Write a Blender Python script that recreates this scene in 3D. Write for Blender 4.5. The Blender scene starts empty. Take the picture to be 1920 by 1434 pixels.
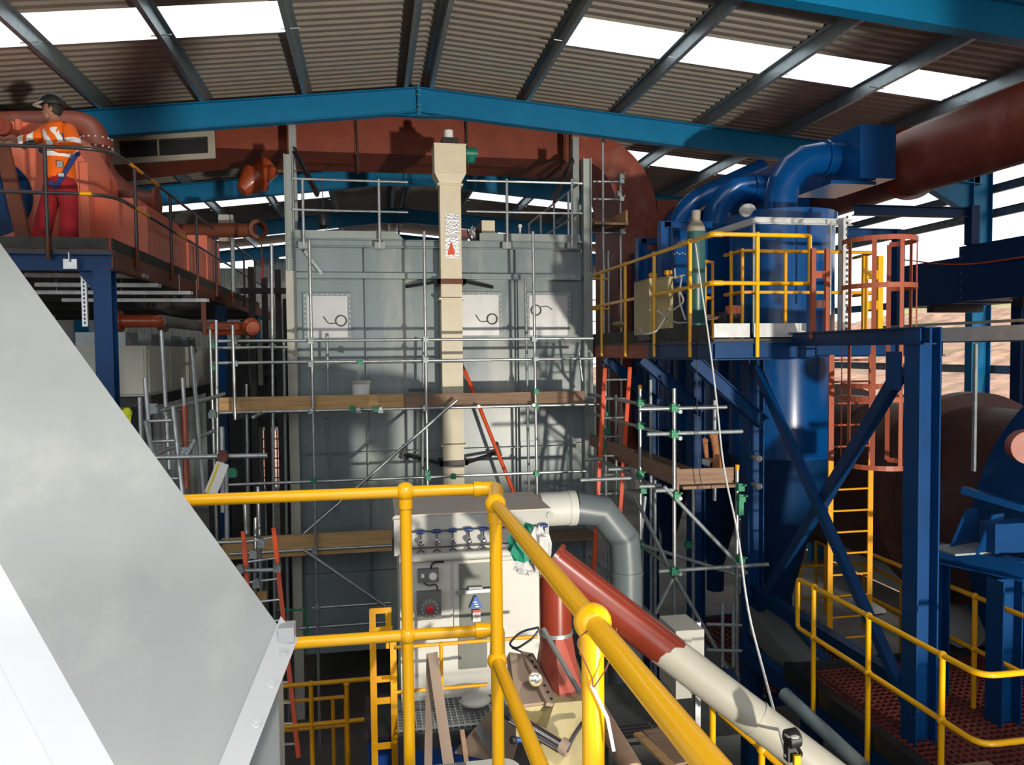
import bpy, bmesh, math, random
from mathutils import Vector, Matrix
random.seed(7)
sc = bpy.context.scene
C = bpy.context.collection
V = Vector
# ---------------------------------------------------------------- camera
F = 1450.0
EYE = V((0, 0, 6.0))
VPX, VPY, ROLL = 697.0, 660.0, 0.010       # vanishing point of the hall's long axis, camera roll
_c, _s = math.cos(ROLL), math.sin(ROLL)
_u, _v = VPX - 960, 717 - VPY
_th = math.atan((-_s * _u + _c * _v) / F)
_ps = math.atan(-(_c * _u + _s * _v) / F * math.cos(_th))
FWD = V((math.sin(_ps) * math.cos(_th), math.cos(_ps) * math.cos(_th), -math.sin(_th)))
_r0 = V((math.cos(_ps), -math.sin(_ps), 0)); _u0 = _r0.cross(FWD)
RT = _r0 * _c - _u0 * _s; UP = _r0 * _s + _u0 * _c
cam_d = bpy.data.cameras.new('camera'); cam = bpy.data.objects.new('camera', cam_d); C.objects.link(cam)
cam_d.sensor_fit = 'HORIZONTAL'; cam_d.sensor_width = 36; cam_d.lens = F / 1920 * 36
cam_d.clip_start = 0.05; cam_d.clip_end = 500
cam.matrix_world = Matrix(((RT.x, UP.x, -FWD.x, EYE.x), (RT.y, UP.y, -FWD.y, EYE.y), (RT.z, UP.z, -FWD.z, EYE.z), (0, 0, 0, 1)))
sc.camera = cam
sc.view_settings.view_transform = 'Standard'; sc.view_settings.look = 'None'
sc.view_settings.gamma = 1; sc.view_settings.exposure = 0.0; sc.view_settings.use_curve_mapping = False
sc.cycles.use_denoising = True; sc.cycles.use_adaptive_sampling = True; sc.cycles.adaptive_threshold = 0.02; sc.cycles.max_bounces = 6; sc.cycles.diffuse_bounces = 3
sc.cycles.glossy_bounces = 3; sc.cycles.transmission_bounces = 4; sc.cycles.sample_clamp_indirect = 6
# ---------------------------------------------------------------- world and lamps
w = bpy.data.worlds.new('overcast_sky'); sc.world = w; w.use_nodes = True
w.node_tree.nodes['Background'].inputs[0].default_value = (0.95, 0.975, 1.0, 1)
w.node_tree.nodes['Background'].inputs[1].default_value = 1.9
def lamp(name, kind, loc, target, energy, col=(1, 1, 1), **kw):
    d = bpy.data.lights.new(name, kind); o = bpy.data.objects.new(name, d); C.objects.link(o)
    o.location = loc; o.rotation_euler = (V(target) - V(loc)).to_track_quat('-Z', 'Y').to_euler()
    d.energy = energy; d.color = col
    for k, v in kw.items(): setattr(d, k, v)
    return o
lamp('sun', 'SUN', (-4, -20, 22), (-4 - .18, -20 + .74, 22 - .72), 1.9, (1.0, 0.95, 0.86), angle=math.radians(4))
lamp('low_bounce_spot', 'SPOT', (6.4, -10.0, 1.8), (-0.4, 13, 7.4), 13500, (1.0, 0.93, 0.80), spot_size=math.radians(46), spot_blend=0.5, shadow_soft_size=0.25)  # unseen spot added in place of sun reflected up off the ground outside
# ---------------------------------------------------------------- pixel of the 1920x1434 photograph -> point in the hall
def ray(px, py): return FWD * F + RT * (px - 960) - UP * (py - 717)
def aY(px, py, Y): d = ray(px, py); return EYE + d * (Y / d.y)
def aX(px, py, X): d = ray(px, py); return EYE + d * (X / d.x)
def aZ(px, py, Z): d = ray(px, py); return EYE + d * ((Z - EYE.z) / d.z)
def aD(px, py, D): return EYE + ray(px, py) * (D / F)
# ---------------------------------------------------------------- materials
MATS = {}
def mat(name, col, rough=0.5, metal=0.0, var=0.10, scale=2.5, bump=0.0, bscale=30, coat=0.0, spec=0.5, dirt=None, dscale=1.5, damt=0.5, stretch=None):
    m = bpy.data.materials.new(name); m.use_nodes = True; nt = m.node_tree; N = nt.nodes; L = nt.links
    b = N['Principled BSDF']; b.inputs['Roughness'].default_value = rough; b.inputs['Metallic'].default_value = metal
    b.inputs['Specular IOR Level'].default_value = spec
    if coat: b.inputs['Coat Weight'].default_value = coat; b.inputs['Coat Roughness'].default_value = 0.08
    tc = N.new('ShaderNodeTexCoord'); src = tc.outputs['Object']
    if stretch:
        mp = N.new('ShaderNodeMapping'); mp.inputs['Scale'].default_value = stretch; L.new(src, mp.inputs[0]); src = mp.outputs[0]
    n = N.new('ShaderNodeTexNoise'); n.inputs['Scale'].default_value = scale; n.inputs['Detail'].default_value = 6
    L.new(src, n.inputs['Vector'])
    r = N.new('ShaderNodeValToRGB')
    r.color_ramp.elements[0].position = 0.3; r.color_ramp.elements[1].position = 0.7
    r.color_ramp.elements[0].color = (*[max(0, c * (1 - var)) for c in col], 1)
    r.color_ramp.elements[1].color = (*[min(1, c * (1 + var)) for c in col], 1)
    L.new(n.outputs['Fac'], r.inputs[0]); out = r.outputs[0]
    if dirt:
        n2 = N.new('ShaderNodeTexNoise'); n2.inputs['Scale'].default_value = dscale; n2.inputs['Detail'].default_value = 9; n2.inputs['Roughness'].default_value = 0.65
        L.new(src, n2.inputs['Vector'])
        r2 = N.new('ShaderNodeValToRGB'); r2.color_ramp.elements[0].position = 0.50; r2.color_ramp.elements[1].position = 0.72
        r2.color_ramp.elements[0].color = (0, 0, 0, 1); r2.color_ramp.elements[1].color = (damt, damt, damt, 1)
        L.new(n2.outputs['Fac'], r2.inputs[0])
        mx = N.new('ShaderNodeMix'); mx.data_type = 'RGBA'
        L.new(r2.outputs[0], mx.inputs[0]); L.new(out, mx.inputs[6]); mx.inputs[7].default_value = (*dirt, 1); out = mx.outputs[2]
    L.new(out, b.inputs['Base Color'])
    if bump:
        n3 = N.new('ShaderNodeTexNoise'); n3.inputs['Scale'].default_value = bscale; n3.inputs['Detail'].default_value = 4; L.new(src, n3.inputs['Vector'])
        bp = N.new('ShaderNodeBump'); bp.inputs['Strength'].default_value = bump; bp.inputs['Distance'].default_value = 0.01
        L.new(n3.outputs['Fac'], bp.inputs['Height']); L.new(bp.outputs[0], b.inputs['Normal'])
    MATS[name] = m; return m
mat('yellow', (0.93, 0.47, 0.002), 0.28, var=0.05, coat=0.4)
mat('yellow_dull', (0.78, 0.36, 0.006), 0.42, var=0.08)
mat('frame_blue', (0.003, 0.19, 0.40), 0.45, var=0.06, spec=0.3)              # hall steelwork
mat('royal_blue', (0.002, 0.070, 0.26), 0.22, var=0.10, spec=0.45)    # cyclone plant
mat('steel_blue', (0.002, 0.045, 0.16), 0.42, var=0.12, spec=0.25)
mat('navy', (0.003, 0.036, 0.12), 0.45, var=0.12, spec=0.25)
mat('red_oxide', (0.31, 0.062, 0.035), 0.5, var=0.15, dirt=(0.46, 0.25, 0.20), dscale=1.3, damt=0.55)
mat('red_duct', (0.25, 0.048, 0.022), 0.6, var=0.14)
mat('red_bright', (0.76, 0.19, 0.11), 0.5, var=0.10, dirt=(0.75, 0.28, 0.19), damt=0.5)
mat('red_gloss', (0.20, 0.028, 0.013), 0.28, var=0.15, coat=0.3)
mat('red_pipe', (0.40, 0.07, 0.02), 0.3, var=0.1, coat=0.3)
mat('rust_brown', (0.16, 0.045, 0.02), 0.6, var=0.25)
mat('orange_red', (0.80, 0.085, 0.012), 0.45, var=0.08)
mat('boiler_grey', (0.22, 0.275, 0.295), 0.33, var=0.07, scale=1.2, dirt=(0.46, 0.47, 0.42), dscale=0.75, damt=0.85, stretch=(2.2, 1, 0.5))
mat('beam_grey', (0.30, 0.34, 0.33), 0.5, var=0.10)
mat('primer_beige', (0.50, 0.50, 0.43), 0.55, var=0.06)
mat('panel_steel', (0.52, 0.52, 0.53), 0.38, metal=0.25, var=0.06, scale=4)
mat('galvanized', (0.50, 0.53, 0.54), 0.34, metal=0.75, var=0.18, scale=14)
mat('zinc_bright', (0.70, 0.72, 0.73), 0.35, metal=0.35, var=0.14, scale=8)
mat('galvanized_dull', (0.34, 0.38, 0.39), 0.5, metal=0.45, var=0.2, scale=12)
mat('purlin_steel', (0.28, 0.34, 0.37), 0.42, metal=0.6, var=0.15, scale=9)
mat('roof_sheet', (0.235, 0.21, 0.18), 0.5, metal=0.0, var=0.08)
mat('wall_sheet', (0.42, 0.42, 0.40), 0.6, var=0.08)
mat('hopper_steel', (0.29, 0.31, 0.315), 0.40, metal=0.15, var=0.09, scale=2.2, dirt=(0.42, 0.425, 0.42), dscale=2.4, damt=0.7, stretch=(1, 1, 0.45))
mat('hopper_flange', (0.58, 0.60, 0.62), 0.38, metal=0.2, var=0.05)
mat('flange_steel', (0.40, 0.41, 0.43), 0.4, metal=0.2, var=0.06)
mat('pipe_brown', (0.17, 0.042, 0.026), 0.5, var=0.12)
mat('cream', (0.80, 0.71, 0.53), 0.5, var=0.05)
mat('cream_pipe', (0.42, 0.40, 0.33), 0.5, var=0.06, dirt=(0.46, 0.43, 0.36), damt=0.35)
mat('machine_cream', (0.42, 0.35, 0.17), 0.5, var=0.10, dirt=(0.34, 0.24, 0.15), dscale=4, damt=0.6)
mat('dust_brown', (0.34, 0.25, 0.19), 0.85, var=0.12, dirt=(0.22, 0.16, 0.12), dscale=5, damt=0.5)
mat('cabin_white', (0.60, 0.59, 0.54), 0.5, var=0.05, dirt=(0.6, 0.56, 0.5), damt=0.3)
mat('box_beige', (0.30, 0.295, 0.26), 0.55, var=0.06)
mat('foot_red', (0.42, 0.085, 0.055), 0.45, var=0.1)
mat('cabin_grey', (0.43, 0.43, 0.40), 0.55, var=0.06)
mat('cabin_top', (0.62, 0.54, 0.47), 0.75, var=0.08, dirt=(0.40, 0.33, 0.28), dscale=2.5, damt=0.6)
mat('glass_grey', (0.19, 0.20, 0.175), 0.25, var=0.06)
mat('duct_grey', (0.12, 0.145, 0.155), 0.4, var=0.08)
mat('plastic_grey', (0.16, 0.165, 0.16), 0.5, var=0.08)
mat('wood', (0.62, 0.38, 0.165), 0.75, var=0.16, scale=3, dirt=(0.17, 0.10, 0.06), dscale=2.2, damt=0.45, stretch=(0.7, 5, 9))
mat('wood_worn', (0.30, 0.19, 0.125), 0.8, var=0.2, scale=3, dirt=(0.12, 0.08, 0.06), dscale=2.5, damt=0.5, stretch=(0.7, 5, 9))
mat('coupler_green', (0.02, 0.27, 0.13), 0.5, var=0.2, scale=20)
mat('black', (0.015, 0.016, 0.018), 0.5, var=0.2)
mat('toe_board', (0.045, 0.048, 0.045), 0.8, var=0.3, scale=6)
mat('dark_steel', (0.05, 0.045, 0.045), 0.5, var=0.2)
mat('rail_dark', (0.06, 0.05, 0.055), 0.32, metal=0.3, var=0.2)
mat('concrete', (0.14, 0.13, 0.12), 0.9, var=0.25, scale=0.8, dirt=(0.07, 0.065, 0.06), dscale=0.6, damt=0.8)
mat('earth', (0.34, 0.20, 0.135), 0.95, var=0.45, scale=0.9, dirt=(0.13, 0.13, 0.05), dscale=0.35, damt=0.95)
mat('grass_earth', (0.28, 0.27, 0.11), 0.95, var=0.4, scale=0.8, dirt=(0.40, 0.29, 0.19), dscale=0.3, damt=0.8)
mat('white_paint', (0.85, 0.85, 0.83), 0.45, var=0.03)
mat('red_trousers', (0.36, 0.012, 0.02), 0.85, var=0.12, scale=8)
mat('orange_cloth', (1.0, 0.155, 0.004), 0.8, var=0.07, scale=8)
mat('reflective', (0.95, 0.95, 0.95), 0.35, var=0.02)
mat('skin', (0.36, 0.17, 0.11), 0.55, var=0.08, scale=12)
mat('hair', (0.02, 0.013, 0.01), 0.7)
mat('harness_blue', (0.01, 0.035, 0.17), 0.7, var=0.15)
mat('leather', (0.36, 0.15, 0.065), 0.8, var=0.2, scale=14)
mat('drum_brown', (0.14, 0.062, 0.045), 0.58, var=0.2, scale=1.2, dirt=(0.20, 0.13, 0.11), dscale=1.6, damt=0.6)
mat('grating_red', (0.15, 0.03, 0.022), 0.65, var=0.2)
mat('rope_white', (0.82, 0.82, 0.80), 0.7, var=0.04)
mat('sign_blue', (0.01, 0.09, 0.42), 0.4, var=0.06)
mat('red_dot', (0.65, 0.02, 0.03), 0.4)
mat('foil', (0.62, 0.60, 0.60), 0.22, metal=0.85, var=0.12, scale=30, bump=0.8, bscale=34)
mat('motor_green', (0.01, 0.20, 0.14), 0.4, var=0.12)
mat('cage_red', (0.36, 0.085, 0.04), 0.5, var=0.12)
mat('bottle_green', (0.02, 0.09, 0.09), 0.35, var=0.15)
mat('bottle_top', (0.36, 0.31, 0.25), 0.6, var=0.12)
mat('hivis', (0.72, 0.80, 0.02), 0.7)
mat('bag_green', (0.01, 0.20, 0.12), 0.5, var=0.2)
mat('bag_grey', (0.45, 0.45, 0.44), 0.6, var=0.15)
mat('chrome', (0.75, 0.75, 0.77), 0.16, metal=1.0, var=0.05)
mat('valve_blue', (0.02, 0.05, 0.18), 0.45)
mat('cable_black', (0.012, 0.014, 0.03), 0.45)
mat('machine_blue', (0.01, 0.08, 0.35), 0.4)
mat('sticker_yellow', (0.85, 0.65, 0.05), 0.5)
def skylight_mat():
    m = bpy.data.materials.new('rooflight_sheet'); m.use_nodes = True; N = m.node_tree.nodes; L = m.node_tree.links
    N.remove(N['Principled BSDF']); t = N.new('ShaderNodeBsdfTranslucent'); t.inputs[0].default_value = (0.93, 0.95, 0.94, 1)
    g = N.new('ShaderNodeBsdfTransparent'); g.inputs[0].default_value = (0.9, 0.92, 0.92, 1)
    mx = N.new('ShaderNodeMixShader'); mx.inputs[0].default_value = 0.45
    L.new(t.outputs[0], mx.inputs[1]); L.new(g.outputs[0], mx.inputs[2]); L.new(mx.outputs[0], N['Material Output'].inputs[0])
    MATS['rooflight'] = m
skylight_mat()
# ---------------------------------------------------------------- mesh builder
def basis(d, up=V((0, 0, 1))):
    d = d.normalized()
    if abs(d.dot(up)) > 0.995: up = V((0, 1, 0))
    x = d.cross(up).normalized(); return x, x.cross(d).normalized(), d     # right, up, along
class M:
    def __init__(s): s.v = []; s.f = []
    def quad(s, *p):
        i = len(s.v); s.v += [V(q) for q in p]; s.f.append(tuple(range(i, i + len(p)))); return s
    def hexa(s, a, b):                       # two rings of equal length -> closed solid
        n = len(a); i = len(s.v); s.v += [V(q) for q in a] + [V(q) for q in b]
        s.f.append(tuple(reversed(range(i, i + n)))); s.f.append(tuple(range(i + n, i + 2 * n)))
        for k in range(n): s.f.append((i + k, i + (k + 1) % n, i + n + (k + 1) % n, i + n + k))
        return s
    def prism(s, pts, ext): e = V(ext); return s.hexa([V(p) for p in pts], [V(p) + e for p in pts])
    def box(s, a, b):                        # axis aligned, two corners
        x0, x1 = sorted((a[0], b[0])); y0, y1 = sorted((a[1], b[1])); z0, z1 = sorted((a[2], b[2]))
        return s.hexa([(x0, y0, z0), (x1, y0, z0), (x1, y1, z0), (x0, y1, z0)], [(x0, y0, z1), (x1, y0, z1), (x1, y1, z1), (x0, y1, z1)])
    def bar(s, p, q, wd, ht, up=V((0, 0, 1)), off=(0, 0)):     # rectangular bar
        p, q = V(p), V(q); x, y, d = basis(q - p, V(up)); o = x * off[0] + y * off[1]
        k = [x * (a * wd / 2) + y * (b * ht / 2) + o for a, b in ((-1, -1), (1, -1), (1, 1), (-1, 1))]
        return s.hexa([p + e for e in k], [q + e for e in k])
    def ibeam(s, p, q, h, b, up=V((0, 0, 1)), t=0.014):
        s.bar(p, q, b, t, up, (0, h / 2 - t / 2)); s.bar(p, q, b, t, up, (0, -h / 2 + t / 2)); return s.bar(p, q, t, h - 2 * t, up)
    def chan(s, p, q, h, b, up=V((0, 0, 1)), t=0.012, sg=1):
        s.bar(p, q, b, t, up, (sg * b / 2, h / 2 - t / 2)); s.bar(p, q, b, t, up, (sg * b / 2, -h / 2 + t / 2)); return s.bar(p, q, t, h - 2 * t, up)
    def angle(s, p, q, a, up=V((0, 0, 1)), t=0.006, sg=1):
        s.bar(p, q, t, a, up, (0, 0)); return s.bar(p, q, a, t, up, (sg * a / 2, -a / 2))
    def tube(s, pts, r, n=10, caps=True, closed=False, up=V((0, 0, 1))):
        pts = [V(p) for p in pts]; m = len(pts); i0 = len(s.v)
        rr = r if isinstance(r, (list, tuple)) else [r] * m
        px = None
        for k in range(m):
            if closed: d = (pts[(k + 1) % m] - pts[k - 1])
            elif k == 0: d = pts[1] - pts[0]
            elif k == m - 1: d = pts[-1] - pts[-2]
            else: d = (pts[k + 1] - pts[k]).normalized() + (pts[k] - pts[k - 1]).normalized()
            d.normalize()
            if px is None: x, y, _ = basis(d, V(up))
            else: x = (px - d * px.dot(d)).normalized(); y = d.cross(x) * -1; y = x.cross(d)
            px = x
            for j in range(n):
                a = 2 * math.pi * j / n; s.v.append(pts[k] + x * (math.cos(a) * rr[k]) + y * (math.sin(a) * rr[k]))
        for k in range(m if closed else m - 1):
            k2 = (k + 1) % m
            for j in range(n): s.f.append((i0 + k * n + j, i0 + k * n + (j + 1) % n, i0 + k2 * n + (j + 1) % n, i0 + k2 * n + j))
        if caps and not closed:
            s.f.append(tuple(reversed(range(i0, i0 + n)))); s.f.append(tuple(range(i0 + (m - 1) * n, i0 + m * n)))
        return s
    def lathe(s, o, d, prof, n=24, caps=True):        # prof = [(along, radius)]
        o, d = V(o), V(d).normalized(); return s.tube([o + d * t for t, _ in prof], 1, n) if False else s._lathe(o, d, prof, n, caps)
    def _lathe(s, o, d, prof, n, caps):
        x, y, _ = basis(d); i0 = len(s.v); m = len(prof)
        for t, r in prof:
            for j in range(n):
                a = 2 * math.pi * j / n; s.v.append(o + d * t + (x * math.cos(a) + y * math.sin(a)) * max(r, 1e-4))
        for k in range(m - 1):
            for j in range(n): s.f.append((i0 + k * n + j, i0 + k * n + (j + 1) % n, i0 + (k + 1) * n + (j + 1) % n, i0 + (k + 1) * n + j))
        if caps: s.f.append(tuple(reversed(range(i0, i0 + n)))); s.f.append(tuple(range(i0 + (m - 1) * n, i0 + m * n)))
        return s
    def ball(s, c, r, n=14):
        k = n // 2; return s._lathe(V(c), V((0, 0, 1)), [(-r * math.cos(math.pi * i / k), r * math.sin(math.pi * i / k)) for i in range(k + 1)], n, True)
    def ell(s, c, rx, ry, rz, n=12):
        k = n // 2; i0 = len(s.v); s.ball((0, 0, 0), 1, n)
        for i in range(i0, len(s.v)): p = s.v[i]; s.v[i] = V((c[0] + p.x * rx, c[1] + p.y * ry, c[2] + p.z * rz))
        return s
    def o(s, name, m, parent=None, smooth=True, ang=38):
        me = bpy.data.meshes.new(name); me.from_pydata([tuple(p) for p in s.v], [], s.f)
        bm = bmesh.new(); bm.from_mesh(me); bmesh.ops.recalc_face_normals(bm, faces=bm.faces); bm.to_mesh(me); bm.free()
        me.materials.append(MATS[m] if isinstance(m, str) else m)
        if smooth: me.shade_smooth(); me.set_sharp_from_angle(angle=math.radians(ang))
        ob = bpy.data.objects.new(name, me); C.objects.link(ob)
        if parent is None:                       # origin at the base of the mesh
            zs = min(p.z for p in s.v); cx = sum(p.x for p in s.v) / len(s.v); cy = sum(p.y for p in s.v) / len(s.v)
            t = V((cx, cy, zs)); me.transform(Matrix.Translation(-t)); ob.location = t
        else:
            att(ob, parent)
        return ob
def att(ob, parent):
    ob.parent = parent; l = V((0, 0, 0)); p = parent
    while p: l += p.location; p = p.parent
    ob.data.transform(Matrix.Translation(-l))
    return ob
def thing(name, label, cat, loc, group=None):
    e = bpy.data.objects.new(name, None); C.objects.link(e); e.empty_display_size = 0.2; e.location = V(loc)
    e['label'] = label; e['category'] = cat
    if group: e['group'] = group
    return e
def tag(o, label, cat, group=None):
    o['label'] = label; o['category'] = cat
    if group: o['group'] = group
    return o
def struct(o): o['kind'] = 'structure'; return o
def stuff(o): o['kind'] = 'stuff'; return o
def arc(c, a, b, r, t0, t1, n):      # points of an arc round c in the plane of unit vectors a, b
    c, a, b = V(c), V(a), V(b)
    return [c + (a * math.cos(t0 + (t1 - t0) * i / n) + b * math.sin(t0 + (t1 - t0) * i / n)) * r for i in range(n + 1)]
def fillet(pts, r, n=6):             # round the inner corners of a polyline
    pts = [V(p) for p in pts]; out = [pts[0]]
    for i in range(1, len(pts) - 1):
        a = (pts[i - 1] - pts[i]); b = (pts[i + 1] - pts[i]); k = min(r, a.length * .49, b.length * .49)
        p0 = pts[i] + a.normalized() * k; p2 = pts[i] + b.normalized() * k
        for j in range(n + 1):
            t = j / n; out.append(p0 * (1 - t) ** 2 + pts[i] * (2 * t * (1 - t)) + p2 * t ** 2)
    return out + [pts[-1]]
# ================================================================ the hall
RX, RZ = 0.89, 10.67                                   # ridge
SL, SR = 0.118, 0.083                                  # roof slopes
XL, XR, YB, YF = -10.6, 12.3, 31.6, -1.0
def roofz(x, dz=0.0): return RZ + dz - (SL * (RX - x) if x < RX else SR * (x - RX))
def ribbed(p0, along, across, pitch, depth, nrm, n, holes=None):       # trapezoid sheet: ribs run along `along`
    m = M(); a = V(along); c = V(across).normalized(); nr = V(nrm); prof = []
    for k in range(n):
        t = k * pitch
        prof += [(t, 0), (t + pitch * .42, 0), (t + pitch * .54, depth), (t + pitch * .88, depth)]
    prof.append((n * pitch, 0)); p0 = V(p0); i0 = 0
    for t, h in prof: m.v.append(p0 + c * t + nr * h)
    for t, h in prof: m.v.append(p0 + c * t + nr * h + a)
    k = len(prof)
    for j in range(k - 1): m.f.append((j, j + 1, k + j + 1, k + j))
    return m
fl = M().box((XL - .3, YF - 3, -0.3), (XR + .3, YB + .3, 0)).o('floor', 'concrete', smooth=False); struct(fl)
ceil = bpy.data.objects.new('ceiling', None); C.objects.link(ceil); struct(ceil); ceil.location = (RX, 14, RZ)
MOD = 6.05 / 6; PUR = 0.20
def sheet(name, x0, x1, y, mt):
    m = ribbed((x0, y, roofz(x0, PUR)), (x1 - x0, 0, roofz(x1) - roofz(x0)), (0, 1, 0), MOD / 5, 0.035, (0, 0, 1), 5)
    return m.o(name, mt, ceil, smooth=False)
protos = {}
def roof_piece(name, x0, x1, y, mt):
    key = (name, x0, x1)
    if key not in protos: protos[key] = (sheet(name, x0, x1, y, mt), y)
    else:
        p, y0 = protos[key]; q = p.copy(); C.objects.link(q); q.location = p.location + V((0, y - y0, 0))
k0 = int((YF - 10.75) / MOD) - 1; k1 = int((YB - 10.75) / MOD) + 1
for k in range(k0, k1):
    y = 10.75 + k * MOD
    if k % 6 == 0:
        for x0, x1 in ((RX, -1.05), (-9.3, XL - .3), (RX, 2.88), (9.58, XR + .4)): roof_piece('roof_sheet', x0, x1, y, 'roof_sheet')
        roof_piece('rooflight', -1.05, -9.3, y, 'rooflight'); roof_piece('rooflight', 2.88, 9.58, y, 'rooflight')
    else:
        roof_piece('roof_sheet', RX, XL - .3, y, 'roof_sheet'); roof_piece('roof_sheet', RX, XR + .4, y, 'roof_sheet')
for i, x in enumerate((-10.3, -9.3, -7.65, -5.95, -4.3, -2.7, -1.03, 0.71, 1.09, 2.83, 4.6, 6.29, 7.94, 9.6, 11.2, 12.2)):
    sg = 1 if x < RX else -1; z = roofz(x, PUR / 2)
    m = M(); a, b = V((x, YF, z)), V((x, YB, z))
    m.bar(a, b, .004, PUR, (0, 0, 1)); m.bar(a, b, .07, .004, (0, 0, 1), (sg * .035, PUR / 2 - .002)); m.bar(a, b, .07, .004, (0, 0, 1), (-sg * .035, -PUR / 2 + .002))
    m.bar(a, b, .004, .02, (0, 0, 1), (-sg * .068, -PUR / 2 + .012))
    m.o('purlin', 'purlin_steel', ceil, smooth=False)
for y in (5.3, 11.2, 17.3, 23.3):                       # anti-sag rods tie the purlins at mid bay
    for x0, x1 in ((-9.3, RX - .2), (RX + .2, 9.6)):
        for x in ((-9.3, -7.65, -5.95, -4.3, -2.7, -1.03) if x0 < 0 else (2.83, 4.6, 6.29, 7.94, 9.6)): M().tube([(x - .13, y, roofz(x - .13, .02)), (x + .13, y, roofz(x + .13, .02))], .009, 6).o('sag_rod', 'galvanized', ceil)
# portal frames
FR = [('steel portal frame rafter close overhead at the top right', 8.25), ('bright blue portal frame spanning the hall above the boiler', 14.0),
      ('blue portal frame behind the rectangular red duct', 19.8), ('blue portal frame second bay behind the red duct', 25.6),
      ('farthest blue portal frame against the end wall', 31.2)]
for lab, y in FR:
    t = thing('portal_frame', lab, 'steel frame', (RX, y, 0), 'blue portal frames of the hall')
    H, B = 0.44, 0.19
    for sx, xe in ((-1, XL), (1, XR)):
        r = M(); a = V((RX, y, RZ - H / 2)); b = V((xe, y, roofz(xe) - H / 2)); r.ibeam(a, b, H, B); r.o('rafter', 'frame_blue', t, smooth=False)
        c = M(); c.bar((xe - sx * .215, y, 0), (xe - sx * .215, y, roofz(xe) - .02), .014, B, (0, 1, 0)); c.bar((xe + sx * .215, y, 0), (xe + sx * .215, y, roofz(xe) - .02), .014, B, (0, 1, 0))
        c.box((xe - .21, y - .007, 0), (xe + .21, y + .007, roofz(xe) - .02)); c.o('column', 'frame_blue', t, smooth=False)
        h = M(); zx = roofz(xe) - H; x2 = xe - sx * 1.7
        h.prism([(xe - sx * .2, y - .008, zx + .02), (x2, y - .008, roofz(x2) - H + .02), (xe - sx * .2, y - .008, zx - .62)], (0, .016, 0))
        h.bar((x2, y, roofz(x2) - H), (xe - sx * .2, y, zx - .62), B, .014); h.o('haunch', 'frame_blue', t, smooth=False)
    M().box((RX - .018, y - .11, RZ - H - .06), (RX + .018, y + .11, RZ + .03)).o('apex_plate', 'frame_blue', t, smooth=False)
    g = M()
    for s in (-1, 1): g.prism([(RX, y - .006, RZ - H), (RX + s * .5, y - .006, RZ - H - .05), (RX, y - .006, RZ - H - .06)], (0, .012, 0)); g.bar((RX, y, RZ - H - .06), (RX + s * .5, y, RZ - H - .05), .17, .012)
    g.o('apex_haunch', 'frame_blue', t, smooth=False)
    b = M()
    for s in (-1, 1):
        for z in (.04, .13, .3, .39, .46): b.lathe((RX + s * .016, y - .07, RZ - z), (s, 0, 0), [(0, .014), (.018, .014)], 6); b.lathe((RX + s * .016, y + .07, RZ - z), (s, 0, 0), [(0, .014), (.018, .014)], 6)
    stuff(b.o('bolt_group', 'galvanized', t))
# walls: left and end clad, right open with sheeting rails
wl = ribbed((XL - .3, YF, 0), (0, 0, roofz(XL) + .1), (0, 1, 0), .25, .04, (1, 0, 0), int((YB - YF) / .25)).o('wall_left', 'wall_sheet', smooth=False); struct(wl)
wb = bpy.data.objects.new('wall_back', None); C.objects.link(wb); struct(wb); wb.location = (0, YB, 0)
def back_sheet(x0, x1, z0, z1):
    n = max(1, round((x1 - x0) / .25)); ribbed((x0, YB, z0), (0, 0, z1 - z0), (1, 0, 0), (x1 - x0) / n, .04, (0, -1, 0), n).o('wall_sheet', 'wall_sheet', wb, smooth=False)
W1 = (-4.45, -3.5, 0.7, 3.0); W2 = (9.1, 10.4, 4.5, 9.0)
back_sheet(XL, W1[0], 0, 9.3); back_sheet(W1[1], W2[0], 0, 9.7); back_sheet(W2[1], XR, 0, 9.7)
back_sheet(W1[0], W1[1], 0, W1[2]); back_sheet(W1[0], W1[1], W1[3], 9.9); back_sheet(W2[0], W2[1], 0, W2[2]); back_sheet(W2[0], W2[1], W2[3], 9.8)
for i, (x0, x1, z0, z1) in enumerate((W1, W2)):
    wn = M()
    for x in (x0, x1): wn.box((x - .04, YB - .05, z0), (x + .04, YB + .03, z1))
    for z in (z0, z1): wn.box((x0, YB - .05, z - .04), (x1, YB + .03, z + .04))
    wo = wn.o('window_%d' % (i + 1), 'white_paint', smooth=False); struct(wo)
    nb = 5 if i else 6
    for k in range(1, nb): 
        z = z0 + (z1 - z0) * k / nb; M().box((x0 + .04, YB - .03, z - .025), (x1 - .04, YB + .02, z + .025)).o('glazing_bar', 'red_duct' if i == 0 else 'white_paint', wo, smooth=False)
    for k in range(1, 4):
        x = x0 + (x1 - x0) * k / 4; M().box((x - .025, YB - .028, z0 + .04), (x + .025, YB + .018, z1 - .04)).o('glazing_bar', 'red_duct' if i == 0 else 'white_paint', wo, smooth=False)
wr = bpy.data.objects.new('wall_right', None); C.objects.link(wr); struct(wr); wr.location = (XR, 14, 0)
for z in (0.7, 2.0, aX(1890, 693, XR + .3).z - 1.0, aX(1890, 693, XR + .3).z, 7.0, aX(1890, 395, XR + .3).z, 9.2):
    m = M(); a, b = V((XR + .30, YF, z)), V((XR + .30, YB, z)); m.bar(a, b, .006, .17); m.bar(a, b, .07, .006, (0, 0, 1), (-.035, .082)); m.bar(a, b, .07, .006, (0, 0, 1), (-.035, -.082))
    m.o('sheeting_rail', 'galvanized_dull' if abs(z - 7) > .1 else 'frame_blue', wr, smooth=False)
M().box((XR + .36, YF, 0), (XR + .4, YB, 4.4)).o('dado_wall', 'wall_sheet', wr, smooth=False)  # unseen low cladding, built this high to keep the lower plant dark
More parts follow.
